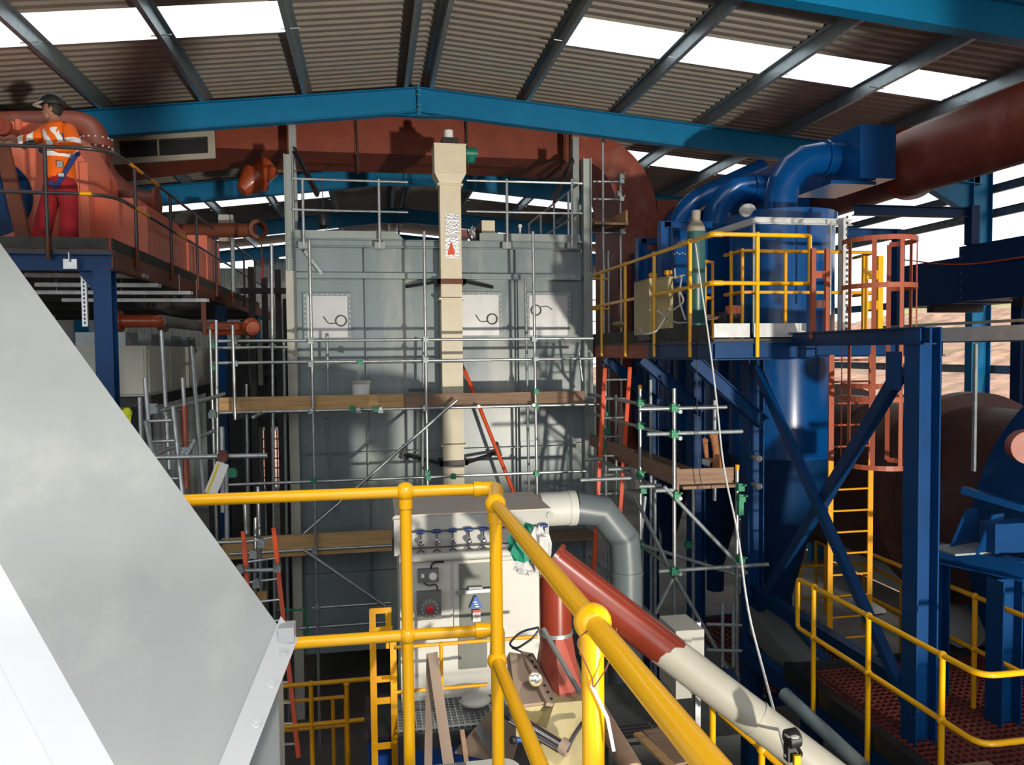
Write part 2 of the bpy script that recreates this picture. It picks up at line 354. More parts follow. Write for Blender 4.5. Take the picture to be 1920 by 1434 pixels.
wf = M().box((XL - .3, YF - .1, 0), (2.4, YF, 4.4)).box((2.4, YF - .1, 0), (XR + .4, YF, 2.6)).box((2.4, YF - .1, 6.4), (XR + .4, YF, 9.6)).box((2.4, YF - .1, 2.6), (2.8, YF, 6.4)).box((6.6, YF - .1, 2.6), (XR + .4, YF, 6.4)).o('wall_front', 'wall_sheet', smooth=False); struct(wf)  # unseen end wall, its extent and openings shaped to block and admit light
# outside ground and the cut hillside beyond the open side
def hill(name, mt, x0, x1, z0, z1, seed, label, cat):
    random.seed(seed); m = M(); nx, ny = 26, 40
    for i in range(nx + 1):
        for j in range(ny + 1):
            t = i / nx; x = x0 + (x1 - x0) * t; y = -30 + 130 * j / ny
            z = z0 + (z1 - z0) * (t ** 0.8) + (math.sin(y * .21 + x * .15 + seed) * .5 + math.sin(y * .47 + seed * 2) * .3 + random.uniform(-.22, .22)) * min(1, t * 4)
            m.v.append(V((x, y, z)))
    for i in range(nx):
        for j in range(ny): a = i * (ny + 1) + j; m.f.append((a, a + ny + 1, a + ny + 2, a + 1))
    ob = m.o(name, mt, smooth=True, ang=60); return tag(ob, label, cat)
yard = M().box((-60, -70, -.6), (120, 110, -.35)).o('floor', 'earth', smooth=False); struct(yard)
hill('hillside', 'earth', 19, 60, 0.2, 9.6, 3, 'bare reddish earth hillside seen through the open side wall', 'hill')
hill('grassy_bank', 'grass_earth', 62, 90, 8.2, 14, 5, 'pale grassy bank above the bare earth slope outside', 'hill')
# ================================================================ boiler house in the middle
YFACE = 13.0
X0, X1 = -1.30, 3.60; ZT = aY(820, 452, YFACE).z; ZB = 1.0
bl = thing('boiler_casing', 'large grey plated boiler casing with bolted inspection panels behind scaffolding', 'boiler', ((X0 + X1) / 2, YFACE + 2.4, 0))
M().box((X0 + .02, YFACE + .08, ZB), (X1 - .02, YFACE + 5.2, ZT - .05)).o('casing_core', 'boiler_grey', bl, smooth=False)
zf = aY(820, 519, YFACE).z; zl = aY(820, 838, YFACE).z
xs1 = aY(686, 600, YFACE).x; xs2 = aY(967, 600, YFACE).x
xcol = [X0, xs1, xs2, X1]; zrow = [ZB, 2.35, zl, zf, ZT - .12]
for i in range(3):                                             # each wall plate its own panel
    for j in range(4):
        M().box((xcol[i] + .006, YFACE + .03 - .012 * ((i + j) % 2), zrow[j] + .006), (xcol[i + 1] - .006, YFACE + .09, zrow[j + 1] - .006)).o('casing_plate', 'boiler_grey', bl, smooth=False)
for x in (xs1, xs2):
    M().box((x - .008, YFACE - .10, zf + .05), (x + .008, YFACE + .03, ZT - .12)).o('stiffener', 'boiler_grey', bl, smooth=False)
    M().box((x - .008, YFACE - .07, 1.2), (x + .008, YFACE + .03, zf - .05)).o('stiffener', 'boiler_grey', bl, smooth=False)
M().box((X0 + .05, YFACE - .12, zf - .045), (X1 - .05, YFACE + .03, zf + .045)).o('band_flange', 'boiler_grey', bl, smooth=False)
m = M().box((X0 + .12, YFACE - .07, zl - .045), (X1 - .12, YFACE + .03, zl - .035)); m.box((X0 + .12, YFACE + .015, zl - .035), (X1 - .12, YFACE + .028, zl + .05)); m.o('band_angle', 'boiler_grey', bl, smooth=False)
m = M(); m.box((X0 + .02, YFACE - .1, ZT - .13), (X1 - .02, YFACE + .06, ZT - .115)); m.box((X0 + .02, YFACE - .02, ZT - .115), (X1 - .02, YFACE + .06, ZT - .01)); m.box((X0 + .02, YFACE - .1, ZT - .012), (X1 - .02, YFACE + .06, ZT)); m.o('top_channel', 'boiler_grey', bl, smooth=False)
zp = aY(820, 436, YFACE).z
xa, xb = aY(742, 440, YFACE).x, aY(758, 452, YFACE).x
M().prism([(X0 + .04, YFACE - .03, ZT + .004), (xb, YFACE - .03, ZT + .004), (xa, YFACE - .03, zp), (X0 + .04, YFACE - .03, zp)], (0, .1, 0)).o('parapet_plate', 'beam_grey', bl, smooth=False)
M().box((aY(899, 440, YFACE).x, YFACE - .03, ZT + .004), (X1 - .04, YFACE + .07, zp)).o('parapet_plate', 'beam_grey', bl, smooth=False)
M().box((X0 + .1, YFACE + .3, ZT + .0), (X1 - .1, YFACE + 5.1, ZT + .02)).o('roof_plate', 'beam_grey', bl, smooth=False)
# inspection panels
for n, (a, b, c, d) in enumerate(((568, 549, 660, 636), (851, 547, 942, 632), (985, 548, 1070, 632))):
    p, q = aY(a, b, YFACE), aY(c, d, YFACE); x0, x1, z1, z0 = p.x, q.x, p.z, q.z
    f = M()
    for u in ((x0, x0 + .06, z0, z1), (x1 - .06, x1, z0, z1), (x0 + .06, x1 - .06, z1 - .05, z1), (x0 + .06, x1 - .06, z0, z0 + .03)):
        f.box((u[0], YFACE - .045, u[2]), (u[1], YFACE + .03, u[3]))
    fo = f.o('panel_frame', 'boiler_grey', bl, smooth=False)
    M().box((x0 + .055, YFACE - .036, z0 + .028), (x1 - .055, YFACE + .03, z1 - .048)).o('inspection_panel', 'panel_steel', bl, smooth=False)
    bt = M()
    for k in range(9):
        z = z0 + .05 + (z1 - z0 - .1) * k / 8
        for x in (x0 + .03, x1 - .03): bt.lathe((x, YFACE - .045, z), (0, -1, 0), [(0, .010), (.012, .010)], 6)
    for k in range(9): bt.lathe((x0 + .06 + (x1 - x0 - .12) * k / 8, YFACE - .045, z1 - .025), (0, -1, 0), [(0, .009), (.012, .009)], 6)
    bt.o('bolt_row', 'white_paint', fo)
    cx, cz = (x0 + .62 * (x1 - x0) if n < 2 else x0 + .22 * (x1 - x0)), z0 + (.40 if n < 2 else .60) * (z1 - z0)
    if n < 2: cx = x0 + .78 * (x1 - x0)
    M().tube(arc((cx, YFACE - .06, cz), (1, 0, 0), (0, 0, 1), .085, 0, 2 * math.pi, 20)[:-1], .010, 6, closed=True).o('pull_ring', 'dark_steel', bl)
    s = -1 if n < 2 else 1
    M().tube(fillet([(cx + s * .09, YFACE - .055, cz - .04 + (.1 if n == 2 else 0)), (cx + s * .2, YFACE - .055, cz - .05 + (.12 if n == 2 else 0)), (cx + s * .28, YFACE - .055, cz + .07 - (.06 if n == 2 else 0))], .05), .008, 6).o('panel_cable', 'dark_steel', bl)
a, b = aY(571, 470, YFACE - .12), aY(604, 514, YFACE - .12); M().bar(a, b, .045, .006, (0, 1, 0)).o('loose_strap', 'galvanized_dull', bl, smooth=False)
# corner columns of the casing
def col_grey(name, px, y, ytop, ylow, label, wpx):
    a = aY(px, ytop, y); x = a.x; t = thing(name, label, 'column', (x, y, 0)); wd = wpx
    m = M(); zj = aY(px, ylow, y).z
    for s in (-1, 1): m.box((x + s * wd / 2 - .007, y - .08, zj), (x + s * wd / 2 + .007, y + .08, a.z))
    m.box((x - wd / 2, y - .02, zj), (x + wd / 2, y, a.z)); m.o('upper_column', 'beam_grey', t, smooth=False)
    m = M().box((x - wd / 2 - .01, y - .09, 0), (x + wd / 2 + .012, y + .09, zj)); m.o('lower_column', 'primer_beige' if px < 700 else 'beam_grey', t, smooth=False)
    sp = M().box((x - wd / 2 + .012, y - .034, zj - .0), (x + wd / 2 - .012, y - .022, zj + .22)); so = sp.o('splice_plate', 'beam_grey', t, smooth=False)
    b = M()
    for k in range(4):
        for u in (-.035, .035): b.lathe((x + u, y - .034, zj + .04 + k * .045), (0, -1, 0), [(0, .009), (.012, .009)], 6)
    b.o('bolt_row', 'galvanized', so)
    return t
col_grey('steel_column', 541, 12.95, 290, 508, 'grey steel column with pale primed foot at the left corner of the boiler', .13)
col_grey('steel_column', 1099, 12.95, 298, 512, 'grey steel column standing at the right corner of the boiler', .13)
for nm, px, yt, pz, lab in (('roof_post', 548, 235, 440, 'short grey post with diagonal strut above the boiler at the left'), ('roof_post', 1078, 258, 440, 'short grey post with diagonal strut above the boiler at the right')):
    a = aY(px, yt, 14.4); t = thing(nm, lab, 'post', (a.x, 14.4, ZT))
    m = M(); m.ibeam((a.x, 14.4, ZT), (a.x, 14.4, a.z), .13, .12, (0, 1, 0)); m.o('post', 'beam_grey', t, smooth=False)
    s = 1 if px < 700 else -1
    M().chan((a.x + s * .05, 14.3, a.z - .45), (a.x + s * (.5 if s > 0 else .65), 13.4, ZT + .8), .1, .05).o('strut', 'dark_steel', t, smooth=False)
# roof handrail
hr = thing('roof_handrail', 'galvanized two rail handrail along the front edge of the boiler roof', 'handrail', (1.2, 12.88, ZT))
for px in (567, 710, 950, 1072):
    a, b = aY(px, 336, 12.86), aY(px, 464, 12.86)
    po = M().tube([(a.x, 12.86, b.z), (a.x, 12.86, a.z)], .024, 10).o('post', 'galvanized', hr)
    M().box((a.x - .085, 12.86 - .02, b.z - .02), (a.x + .085, 12.9, b.z + .09)).o('base_bracket', 'beam_grey', po, smooth=False)
for a, b in ((548, 765), (875, 1092)):
    for py in (335 if a < 600 else 338, 393 if a < 600 else 396):
        p, q = aY(a, py, 12.86), aY(b, py + (.5 if a < 600 else 3), 12.86); M().tube([p, (q.x, q.y, p.z)], .019, 8).o('rail', 'galvanized', hr)
hr2 = thing('roof_handrail', 'galvanized handrail running back over the right side of the boiler roof', 'handrail', (3.4, 14.6, ZT))
xr = 3.52
for y in (13.6, 14.7, 15.9, 17.1): M().tube([(xr, y, ZT), (xr, y, ZT + 1.0)], .022, 8).o('post', 'galvanized', hr2)
for z in (.5, 1.0): M().tube([(xr, 12.9, ZT + z), (xr, 17.2, ZT + z)], .019, 8).o('rail', 'galvanized', hr2)
# beige box and small items on the roof
p, q = aY(903, 413, 13.35), aY(928, 437, 13.35)
bx = thing('junction_box', 'cream junction box standing on the boiler roof beside the elevator', 'box', (p.x, 13.5, ZT))
M().box((p.x, 13.35, ZT + .02), (q.x, 13.7, p.z)).o('body', 'cream', bx, smooth=False)
M().prism([(p.x, 13.34, ZT + .02), (p.x, 13.34, p.z), (p.x - .16, 13.5, p.z - .18), (p.x - .16, 13.5, ZT + .02)], (0, .01, 0)).o('side_flap', 'dark_steel', bx, smooth=False)
a = aY(975, 424, 13.3); v = thing('vent_pipe', 'small white capped vent pipe on the boiler roof', 'pipe', (a.x, 13.3, ZT))
M().tube([(a.x, 13.3, ZT), (a.x, 13.3, a.z)], .02, 8).o('pipe', 'white_paint', v); M().ball((a.x, 13.3, a.z), .04, 10).o('cap', 'white_paint', v)
# ---------------------------------------------------------------- bucket elevator leg
YE = 12.62
ex0, ex1 = aY(828, 600, YE).x, aY(867, 600, YE).x; exm = (ex0 + ex1) / 2
el = thing('bucket_elevator', 'tall cream square elevator leg with a box head in front of the boiler', 'elevator', (exm, YE + .2, 0))
seg = [(344, 558), (558, 833), (833, 1150), (1150, 1700)]
zz = [aY(846, y, YE).z for y in (344, 558, 833, 1150)] + [0.0]
for a, b in zip(zz[:-1], zz[1:]):
    M().box((ex0, YE, b + .012), (ex1, YE + .30, a - .012)).o('casing', 'cream', el, smooth=False)
    m = M().box((ex0 - .035, YE - .035, a - .035), (ex1 + .035, YE + .335, a - .002)); m.o('flange', 'cream', el, smooth=False)
p, q = aY(812, 272, YE), aY(873, 345, YE); zt, zb = p.z, q.z; hx0, hx1 = aY(814, 300, YE).x, aY(873, 300, YE).x
zc = aY(840, 325, YE).z
M().hexa([(hx0, YE - .06, zc), (hx1, YE - .06, zc), (hx1, YE + .42, zc), (hx0, YE + .42, zc)], [(hx0, YE - .06, zt), (hx1, YE - .06, zt), (hx1, YE + .42, zt), (hx0, YE + .42, zt)]).o('head_box', 'cream', el, smooth=False)
M().hexa([(ex0, YE, zb), (ex1, YE, zb), (ex1, YE + .3, zb), (ex0, YE + .3, zb)], [(hx0, YE - .06, zc - .002), (hx1, YE - .06, zc - .002), (hx1, YE + .42, zc - .002), (hx0, YE + .42, zc - .002)]).o('head_taper', 'cream', el, smooth=False)
M().box((hx0 - .01, YE - .075, zt), (hx1 + .01, YE + .44, zt + .02)).o('head_lid', 'cream', el, smooth=False)
a = aY(841, 240, YE + .15); lx = a.x
M().box((lx - .12, YE + .02, zt + .02), (lx + .14, YE + .3, zt + .14)).o('drive_base', 'black', el, smooth=False)
M().lathe((lx, YE + .15, zt + .03), (0, 0, 1), [(0, .07), (.11, .085), (.125, .085), (.13, .075), (.25, .075), (.26, .06)], 18).o('drive_motor', 'white_paint', el)
mg = aY(884, 282, YE); gm = M()
gm.lathe((mg.x - .13, YE + .1, mg.z - .02), (1, 0, 0), [(0, .04), (.05, .04), (.05, .09), (.2, .09), (.21, .075), (.24, .075)], 16); gm.lathe((mg.x, YE + .1, mg.z + .02), (0, 0, -1), [(0, .06), (.17, .075), (.2, .05)], 14)
gm.o('geared_motor', 'motor_green', el)
for a, b in ((400, 441), (443, 484)):
    p, q = aY(835, a, YE), aY(861, b, YE); M().box((p.x, YE - .008, q.z), (q.x, YE + .002, p.z)).o('inspection_window', 'foil', el, smooth=False)
p, q = aY(846, 478, YE), aY(846, 455, YE); M().prism([(p.x - .06, YE - .011, p.z), (p.x + .05, YE - .011, p.z), (p.x + .06, YE - .011, p.z + .05), (p.x, YE - .011, q.z + .03), (p.x - .05, YE - .011, p.z + .06)], (0, .003, 0)).o('flame_mark', 'orange_red', el, smooth=False)
zw = aY(846, 498, YE).z; M().box((ex0 - .008, YE - .006, zw), (ex1 + .008, YE + .02, zw + .02)).o('lip', 'cream', el, smooth=False)
for py, d in ((528, .02), (868, .02)):
    z = aY(846, py, YE).z; m = M().box((ex0 - .06, YE - .05, z - .04), (ex1 + .06, YE - .002, z + .04)); m.box((ex0 - .06, YE - .05, z - .04), (ex0 - .01, YE + .4, z + .04)); m.box((ex1 + .01, YE - .05, z - .04), (ex1 + .06, YE + .4, z + .04))
    m.o('clamp', 'rust_brown' if py < 600 else 'dark_steel', el, smooth=False)
    for s in (-1, 1):
        e = (ex0 if s < 0 else ex1); xw = e + s * (.55 if py < 600 else .62)
        M().bar((e + s * .05, YE, z - .0), (xw, YFACE - .08, z - .06 if py < 600 else z + .12), .05, .05).o('wall_arm', 'black', el, smooth=False)
        if py > 600: M().prism([(xw - .07, YFACE - .1, z + .05), (xw + .07, YFACE - .1, z + .05), (xw, YFACE - .1, z + .28)], (0, .12, 0)).o('wall_bracket', 'black', el, smooth=False)
# ---------------------------------------------------------------- red rectangular flue duct under the roof
YD0, YD1 = 15.2, 16.8
zd0 = aY(800, 291, YD0).z; zd1 = zd0 + .72
xdl, xdr = aY(405, 280, YD0).x, aY(1062, 280, YD0).x
fd = thing('flue_duct', 'rectangular red oxide flue duct crossing under the blue rafter and turning down', 'duct', (1.0, 16, 4.0))
xsq = [xdl, aY(668, 260, YD0).x, aY(874, 260, YD0).x, xdr]
for a, b in zip(xsq[:-1], xsq[1:]): M().box((a + .005, YD0, zd0), (b - .005, YD1, zd1)).o('duct_section', 'red_duct', fd, smooth=False)
for x in xsq[1:]:
    m = M(); 
    for u in ((YD0 - .04, YD1 + .04, zd0 - .04, zd0 - .001), (YD0 - .04, YD1 + .04, zd1 + .001, zd1 + .04), (YD0 - .04, YD0 - .001, zd0, zd1), (YD1 + .001, YD1 + .04, zd0, zd1)): m.box((x - .03, u[0], u[2]), (x + .03, u[1], u[3]))
    m.o('duct_flange', 'rust_brown', fd, smooth=False)
# elbow: outer arc to the vertical leg
xo = aY(1232, 380, YD0).x; wv = xo - aY(1158, 420, YD0).x; zo = zd1 - .12; Ro = xo - xdr - .25
n = 14; outer = [(xdr, zo)] + [(xdr + .25 + Ro * math.sin(math.pi / 2 * i / n), zo - Ro + Ro * math.cos(math.pi / 2 * i / n)) for i in range(n + 1)]
Ri = max(.15, Ro - wv); zi = zo - Ro
inner = [(xdr, zd0 + .02)] + [(xo - wv - Ri * 1.0 + Ri * math.sin(math.pi / 2 * i / n), zi + (zd0 + .02 - zi) * math.cos(math.pi / 2 * i / n)) for i in range(n + 1)]
m = M()
for k in range(len(outer) - 1):
    a, b, c, d = outer[k], outer[k + 1], inner[k + 1], inner[k]
    m.hexa([(a[0], YD0, a[1]), (b[0], YD0, b[1]), (c[0], YD0, c[1]), (d[0], YD0, d[1])], [(a[0], YD1, a[1]), (b[0], YD1, b[1]), (c[0], YD1, c[1]), (d[0], YD1, d[1])])
m.o('elbow', 'red_oxide', fd, ang=30)
M().box((xo - wv, YD0, 3.6), (xo, YD1, zi)).o('down_leg', 'red_oxide', fd, smooth=False)
p, q = aY(1200, 374, YD0), aY(1272, 440, YD0); M().box((xo + .002, YD0, aY(1240, 455, YD0).z), (q.x, YD1, aY(1240, 374, YD0).z)).o('side_branch', 'red_oxide', fd, smooth=False)
# left end: plenum with louvre
p, q = aY(203, 262, YD0 - .2), aY(400, 290, YD0 - .2)
tl, tr = aY(206, 255, YD0 - .2), aY(402, 244, YD0 - .2); bl_, br = aY(210, 308, YD0 - .2), aY(404, 296, YD0 - .2)
lv = thing('louvre_panel', 'cream perforated louvre panel with dark slats on the red duct', 'louvre', ((tl.x + tr.x) / 2, YD0 - .2, bl_.z))
def lerp(a, b, t): return a + (b - a) * t
def lq(u, v_): return lerp(lerp(bl_, br, u), lerp(tl, tr, u), v_)
for u0, u1, v0, v1 in ((0, 1, 0, .2), (0, 1, .8, 1), (0, .08, .2, .8), (.93, 1, .2, .8), (.44, .455, .2, .8)):
    M().prism([lq(u0, v0), lq(u1, v0), lq(u1, v1), lq(u0, v1)], (0, .05, 0)).o('louvre_frame', 'cream_pipe', lv, smooth=False)
M().prism([lq(.08, .2) + V((0, .055, 0)), lq(.93, .2) + V((0, .055, 0)), lq(.93, .8) + V((0, .055, 0)), lq(.08, .8) + V((0, .055, 0))], (0, .03, 0)).o('louvre_back', 'black', lv, smooth=False)
for k in range(6):
    v0 = .24 + k * .095; M().prism([lq(.08, v0), lq(.93, v0), lq(.93, v0 + .05) + V((0, .04, 0)), lq(.08, v0 + .05) + V((0, .04, 0))], (0, .008, 0)).o('slat', 'plastic_grey', lv, smooth=False)
a = aY(170, 235, YD0 - .1); 
M().hexa([(a.x, YD0 - .12, zd0 - .35), (xdl, YD0 - .02, zd0), (xdl, YD1, zd0), (a.x, YD1, zd0 - .35)], [(a.x, YD0 - .12, zd1 - .35), (xdl, YD0 - .02, zd1), (xdl, YD1, zd1), (a.x, YD1, zd1 - .35)]).o('duct_section', 'red_duct', fd, smooth=False)
# stub hopper hanging under the duct
p = aY(505, 312, 15.6); q = aY(462, 350, 15.4); d = (q - p)
M().lathe(p, d, [(0, .22), (d.length * .55, .22), (d.length * .56, .30), (d.length * .62, .30), (d.length * 1.2, .12)], 18).o('drain_stub', 'red_pipe', fd)
for px in (668, 874, 1048):
    a = aY(px, 226, 15.1); b = aY(px + 4, 318, 15.1); M().tube([a, b], .014, 6).o('hanger_rod', 'dark_steel', fd)
# ---------------------------------------------------------------- scaffolding in front of the boiler
def coupler(par, p, mt='galvanized_dull', s=1.0):
    m = M(); p = V(p); m.box(p - V((.038, .045, .030)) * s, p + V((.038, .045, .030)) * s); m.tube([p + V((.03, -.02, .045)) * s, p + V((.03, -.09, .045)) * s], .011 * s, 6)
    m.box(p + V((-.03, -.03, .03)) * s, p + V((.02, .03, .055)) * s)
    return m.o('coupler', mt, par, smooth=False)
def tubeY(par, a, b, Y, Y2=None, name='tube', mt='galvanized', r=.0242):
    p = aY(a[0], a[1], Y); q = aY(b[0], b[1], Y if Y2 is None else Y2)
    o = M().tube([p, q], r, 10).o(name, mt, par); return p, q
sf = thing('tube_scaffold', 'galvanized tube and board scaffold across the front of the boiler', 'scaffold', (1.2, 11.95, 0))
YS = 12.0
for (x0, y0), (x1, y1), Y in (((393.5, 618), (404, 930), 11.9), ((436, 610), (441, 787), 11.75), ((509, 458), (513, 930), 12.3), ((580, 450), (598, 1290), 11.94), ((613, 625), (615, 735), 12.55),
                              ((795, 434), (802, 930), 11.94), ((794, 640), (792, 930), 12.6), ((999, 434), (1007, 930), 11.94), ((985, 520), (992, 930), 12.6), ((1085, 655), (1092, 715), 12.2), ((462, 720), (466, 1010), 12.35), ((532, 640), (536, 900), 12.7)):
    p, q = aY(x0, y0, Y), aY(x1, y1, Y)
    if y1 >= 900: q = p + (q - p) * ((p.z) / max(.01, p.z - q.z))      # standards stand on the floor
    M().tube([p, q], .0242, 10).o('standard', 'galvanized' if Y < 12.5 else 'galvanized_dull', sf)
for a, b, Y in (((395, 641), (1112, 633), YS), ((395, 684), (1112, 669), YS), ((400, 775), (1122, 757), YS), ((415, 908), (1100, 884), YS), ((400, 648), (540, 655), 12.6), ((557, 678), (870, 680), 12.6), ((430, 1038), (735, 1023), YS), ((585, 1139), (735, 1130), YS), ((560, 1176), (735, 1167), 12.2)):
    p, q = aY(*a, Y), aY(*b, Y); z = (p.z + q.z) / 2; M().tube([(p.x, Y, z), (q.x, Y, z)], .0242, 10).o('ledger', 'galvanized', sf)
tubeY(sf, (857, 750), (570, 1000), 11.88, 11.88, 'brace'); tubeY(sf, (568, 1030), (722, 1136), 11.9, 11.9, 'brace'); tubeY(sf, (612, 785), (625, 960), 12.5, 12.9, 'brace', 'galvanized_dull')
zb1 = aY(760, 768, YS).z + .035
for px in (585, 672, 714, 795, 897, 1000):
    p = aY(px, 768, YS - .1); M().tube([(p.x, 11.85, zb1), (p.x, 12.95, zb1)], .0242, 10).o('transom', 'galvanized', sf)
p = aY(475, 782, 11.5); M().tube([p, (p.x + .12, 12.6, zb1)], .0242, 10).o('transom', 'galvanized', sf)
zt0, zt1 = aY(582, 775, YS).z + .03, aY(582, 740, YS).z
def board(par, x0, x1, y, z0, z1, mt, t=.038): return M().box((x0, y, z0), (x1, y + t, z1)).o('toe_board', mt, par, smooth=False)
xa, xb, xc = aY(408, 750, YS).x, aY(757, 750, YS).x, aY(1098, 750, YS).x
board(sf, xa, xb, 12.03, zt0, zt0 + .235, 'wood'); board(sf, xb + .005, xc, 12.07, zt0, zt0 + .225, 'wood_worn')
for k in range(3): M().box((xa, 12.1 + k * .23, zb1 + .026), (xc, 12.32 + k * .23, zb1 + .062)).o('walk_board', 'wood_worn', sf, smooth=False)
M().box((aY(766, 730, 12.3).x, 12.3, zt0 + .25), (aY(812, 730, 12.3).x, 12.34, zt0 + .30)).o('walk_board', 'dark_steel', sf, smooth=False)
p, q = aY(415, 1000, 12.03), aY(735, 1030, 12.03); board(sf, p.x, q.x, 12.03, q.z - .02, aY(700, 995, 12.03).z, 'wood')
z = q.z - .04
for k in range(3): M().box((p.x, 12.1 + k * .23, z), (X1, 12.32 + k * .23, z + .036)).o('walk_board', 'wood_worn', sf, smooth=False)
for px, py, g in ((583, 641, 0), (583, 684, 0), (583, 772, 0), (798, 637, 0), (798, 676, 0), (798, 766, 0), (1001, 637, 0), (1004, 673, 0), (1005, 762, 1), (1005, 735, 1), (401, 648, 1), (401, 690, 1), (401, 778, 0), (676, 681, 1), (660, 768, 1), (704, 768, 1), (801, 888, 1), (803, 896, 1), (1006, 888, 1), (850, 894, 1), (588, 902, 1), (440, 641, 0), (441, 683, 0), (590, 1034, 0), (594, 1138, 0), (672, 770, 0), (714, 770, 0)):
    coupler(sf, aY(px, py, 11.93), 'coupler_green' if g else 'galvanized_dull')
p = aY(677, 727, 12.2); zb_ = zb1 + .064; bk = thing('plastic_bucket', 'white bucket with lid standing on the scaffold boards', 'bucket', (p.x, 12.25, zb_))
M().lathe((p.x, 12.25, zb_), (0, 0, 1), [(0, .125), (.30, .14), (.30, .145)], 20).o('body', 'white_paint', bk); M().lathe((p.x, 12.25, zb_ + .30), (0, 0, 1), [(0, .15), (.05, .15), (.055, .14)], 20).o('lid', 'bag_grey', bk)
pr = thing('red_prop', 'orange red steel prop leaning against the boiler right of the elevator', 'prop', aY(962, 918, 11.6))
p, q = aY(871, 694, 12.75), aY(966, 930, 12.3); M().tube([p, q], .032, 10).o('outer_tube', 'orange_red', pr); M().tube([p, p + (p - q).normalized() * .12], .022, 8).o('inner_tube', 'black', pr); 
d = (q - p).normalized(); M().tube([p + d * .25, p + d * .31], .042, 10).o('collar', 'orange_red', pr)
# ================================================================ foreground
R = .0242
# ---- yellow key-clamp railing in front of the camera
T1 = aD(760, 922, 3.2); ZR = T1.z; ZM = aD(763, 1195, 3.2).z; DK = ZR - 1.1
Tl = aZ(200, 944, ZR); Tc = aZ(893, 917, ZR); T2 = aZ(929, 945, ZR); T3 = aZ(1111, 1166, ZR); dr = (T3 - T2).normalized(); Te = T3 + dr * 1.3
ry = thing('guard_rail', 'thick bright yellow guard rail with ball joints in the foreground', 'railing', (T2.x, T2.y, DK))
ba = (T1 - Tl).normalized(); corner = Tc + ba * .03
M().tube([Tl, T1], R, 16).o('top_rail', 'yellow', ry); M().tube([T1, Tc], R, 16).o('top_rail', 'yellow', ry)
M().tube(fillet([Tc - ba * .01, Tc + ba * .085, T2], .07, 8), R * 1.25, 16).o('elbow_fitting', 'yellow', ry)
M().tube([T2, T3], R, 16).o('top_rail', 'yellow', ry); M().tube([T3, Te], R, 16).o('top_rail', 'yellow', ry)
M().tube([Tc - ba * .012, Tc + ba * .02], R * 1.38, 16).o('elbow_collar', 'yellow', ry)
for t in (T1, T2, T3):
    M().tube([(t.x, t.y, DK - .12), (t.x, t.y, t.z)], R, 16).o('post', 'yellow', ry)
    M().ball(t, .041, 20).o('ball_joint', 'yellow', ry)
    M().tube([(t.x, t.y, t.z - .068), (t.x, t.y, t.z)], R * 1.2, 16).o('socket', 'yellow', ry)
    m = V((t.x, t.y, ZM)); M().ball(m, .038, 18).o('ball_joint', 'yellow', ry)
M1, M2, M3 = (V((t.x, t.y, ZM)) for t in (T1, T2, T3)); Ml = V((Tl.x, Tl.y, ZM)); Mc = V((Tc.x, Tc.y, ZM))
M().tube([Ml, M1], R, 16).o('mid_rail', 'yellow', ry); M().tube([M1, Mc], R, 16).o('mid_rail', 'yellow', ry)
M().tube(fillet([Mc - ba * .01, Mc + ba * .085, M2], .07, 8), R * 1.25, 16).o('elbow_fitting', 'yellow', ry); M().tube([Mc - ba * .012, Mc + ba * .02], R * 1.38, 16).o('elbow_collar', 'yellow', ry)
M().tube([M2, M3], R, 16).o('mid_rail', 'yellow', ry); M().tube([M3, M3 + dr * 1.2], R, 16).o('mid_rail', 'yellow', ry)
tagp = T3 + V((0, 0, -.13)); n_ = (EYE - tagp); n_.z = 0; n_.normalize(); sd = n_.cross(V((0, 0, 1)))
zt = thing('cable_tie', 'brown wire loop and white cable tie hanging from the yellow post', 'cable tie', tagp)
M().tube(fillet([T3 + n_ * .044 + V((0, 0, .02)) - sd * .02, T3 + n_ * .052 + sd * .036 + V((0, 0, -.02)), tagp + n_ * .034 + V((0, 0, .02)), tagp + n_ * .034, tagp + n_ * .034 - sd * .032 + V((0, 0, .05)), T3 + n_ * .03 - sd * .05], .02), .0016, 6).o('wire_loop', 'rust_brown', zt)
pp = [tagp + n_ * .033 + sd * .003 + V((0, 0, .008)), tagp + n_ * .036 - sd * .03 + V((0, 0, -.06)), tagp + n_ * .036 - sd * .043 + V((0, 0, -.13))]
m = M(); 
for a, b in zip(pp[:-1], pp[1:]): m.bar(a, b, .007, .0025, n_)
m.o('white_strip', 'white_paint', zt, smooth=False)
nd = M().box((-3.2, -1.2, DK - .06), (.35, T1.y - .12, DK)).o('floor', 'galvanized_dull', smooth=False); struct(nd)
# ---- big steel chute at the left
u = (RT * -.667 + UP * .637 + FWD * .384).normalized()
P0 = aD(521, 1172, 2.2); P1 = aD(329, 1636, 1.75); wv_ = P1 - P0
n_f = wv_.cross(u).normalized()
if n_f.dot(EYE - P0) < 0: n_f = -n_f
back = (FWD * .85 - RT * .35 - UP * .25) * .45
ch = thing('steel_chute', 'large bare steel sheet chute slanting across the lower left foreground', 'chute', (P0.x, P0.y, DK))
M().hexa([P0, P0 + u * 3.2, P1 + u * 3.2, P1], [P0 + back, P0 + u * 3.2 + back, P1 + u * 3.2 + back, P1 + back]).o('chute_body', 'hopper_steel', ch, smooth=False)
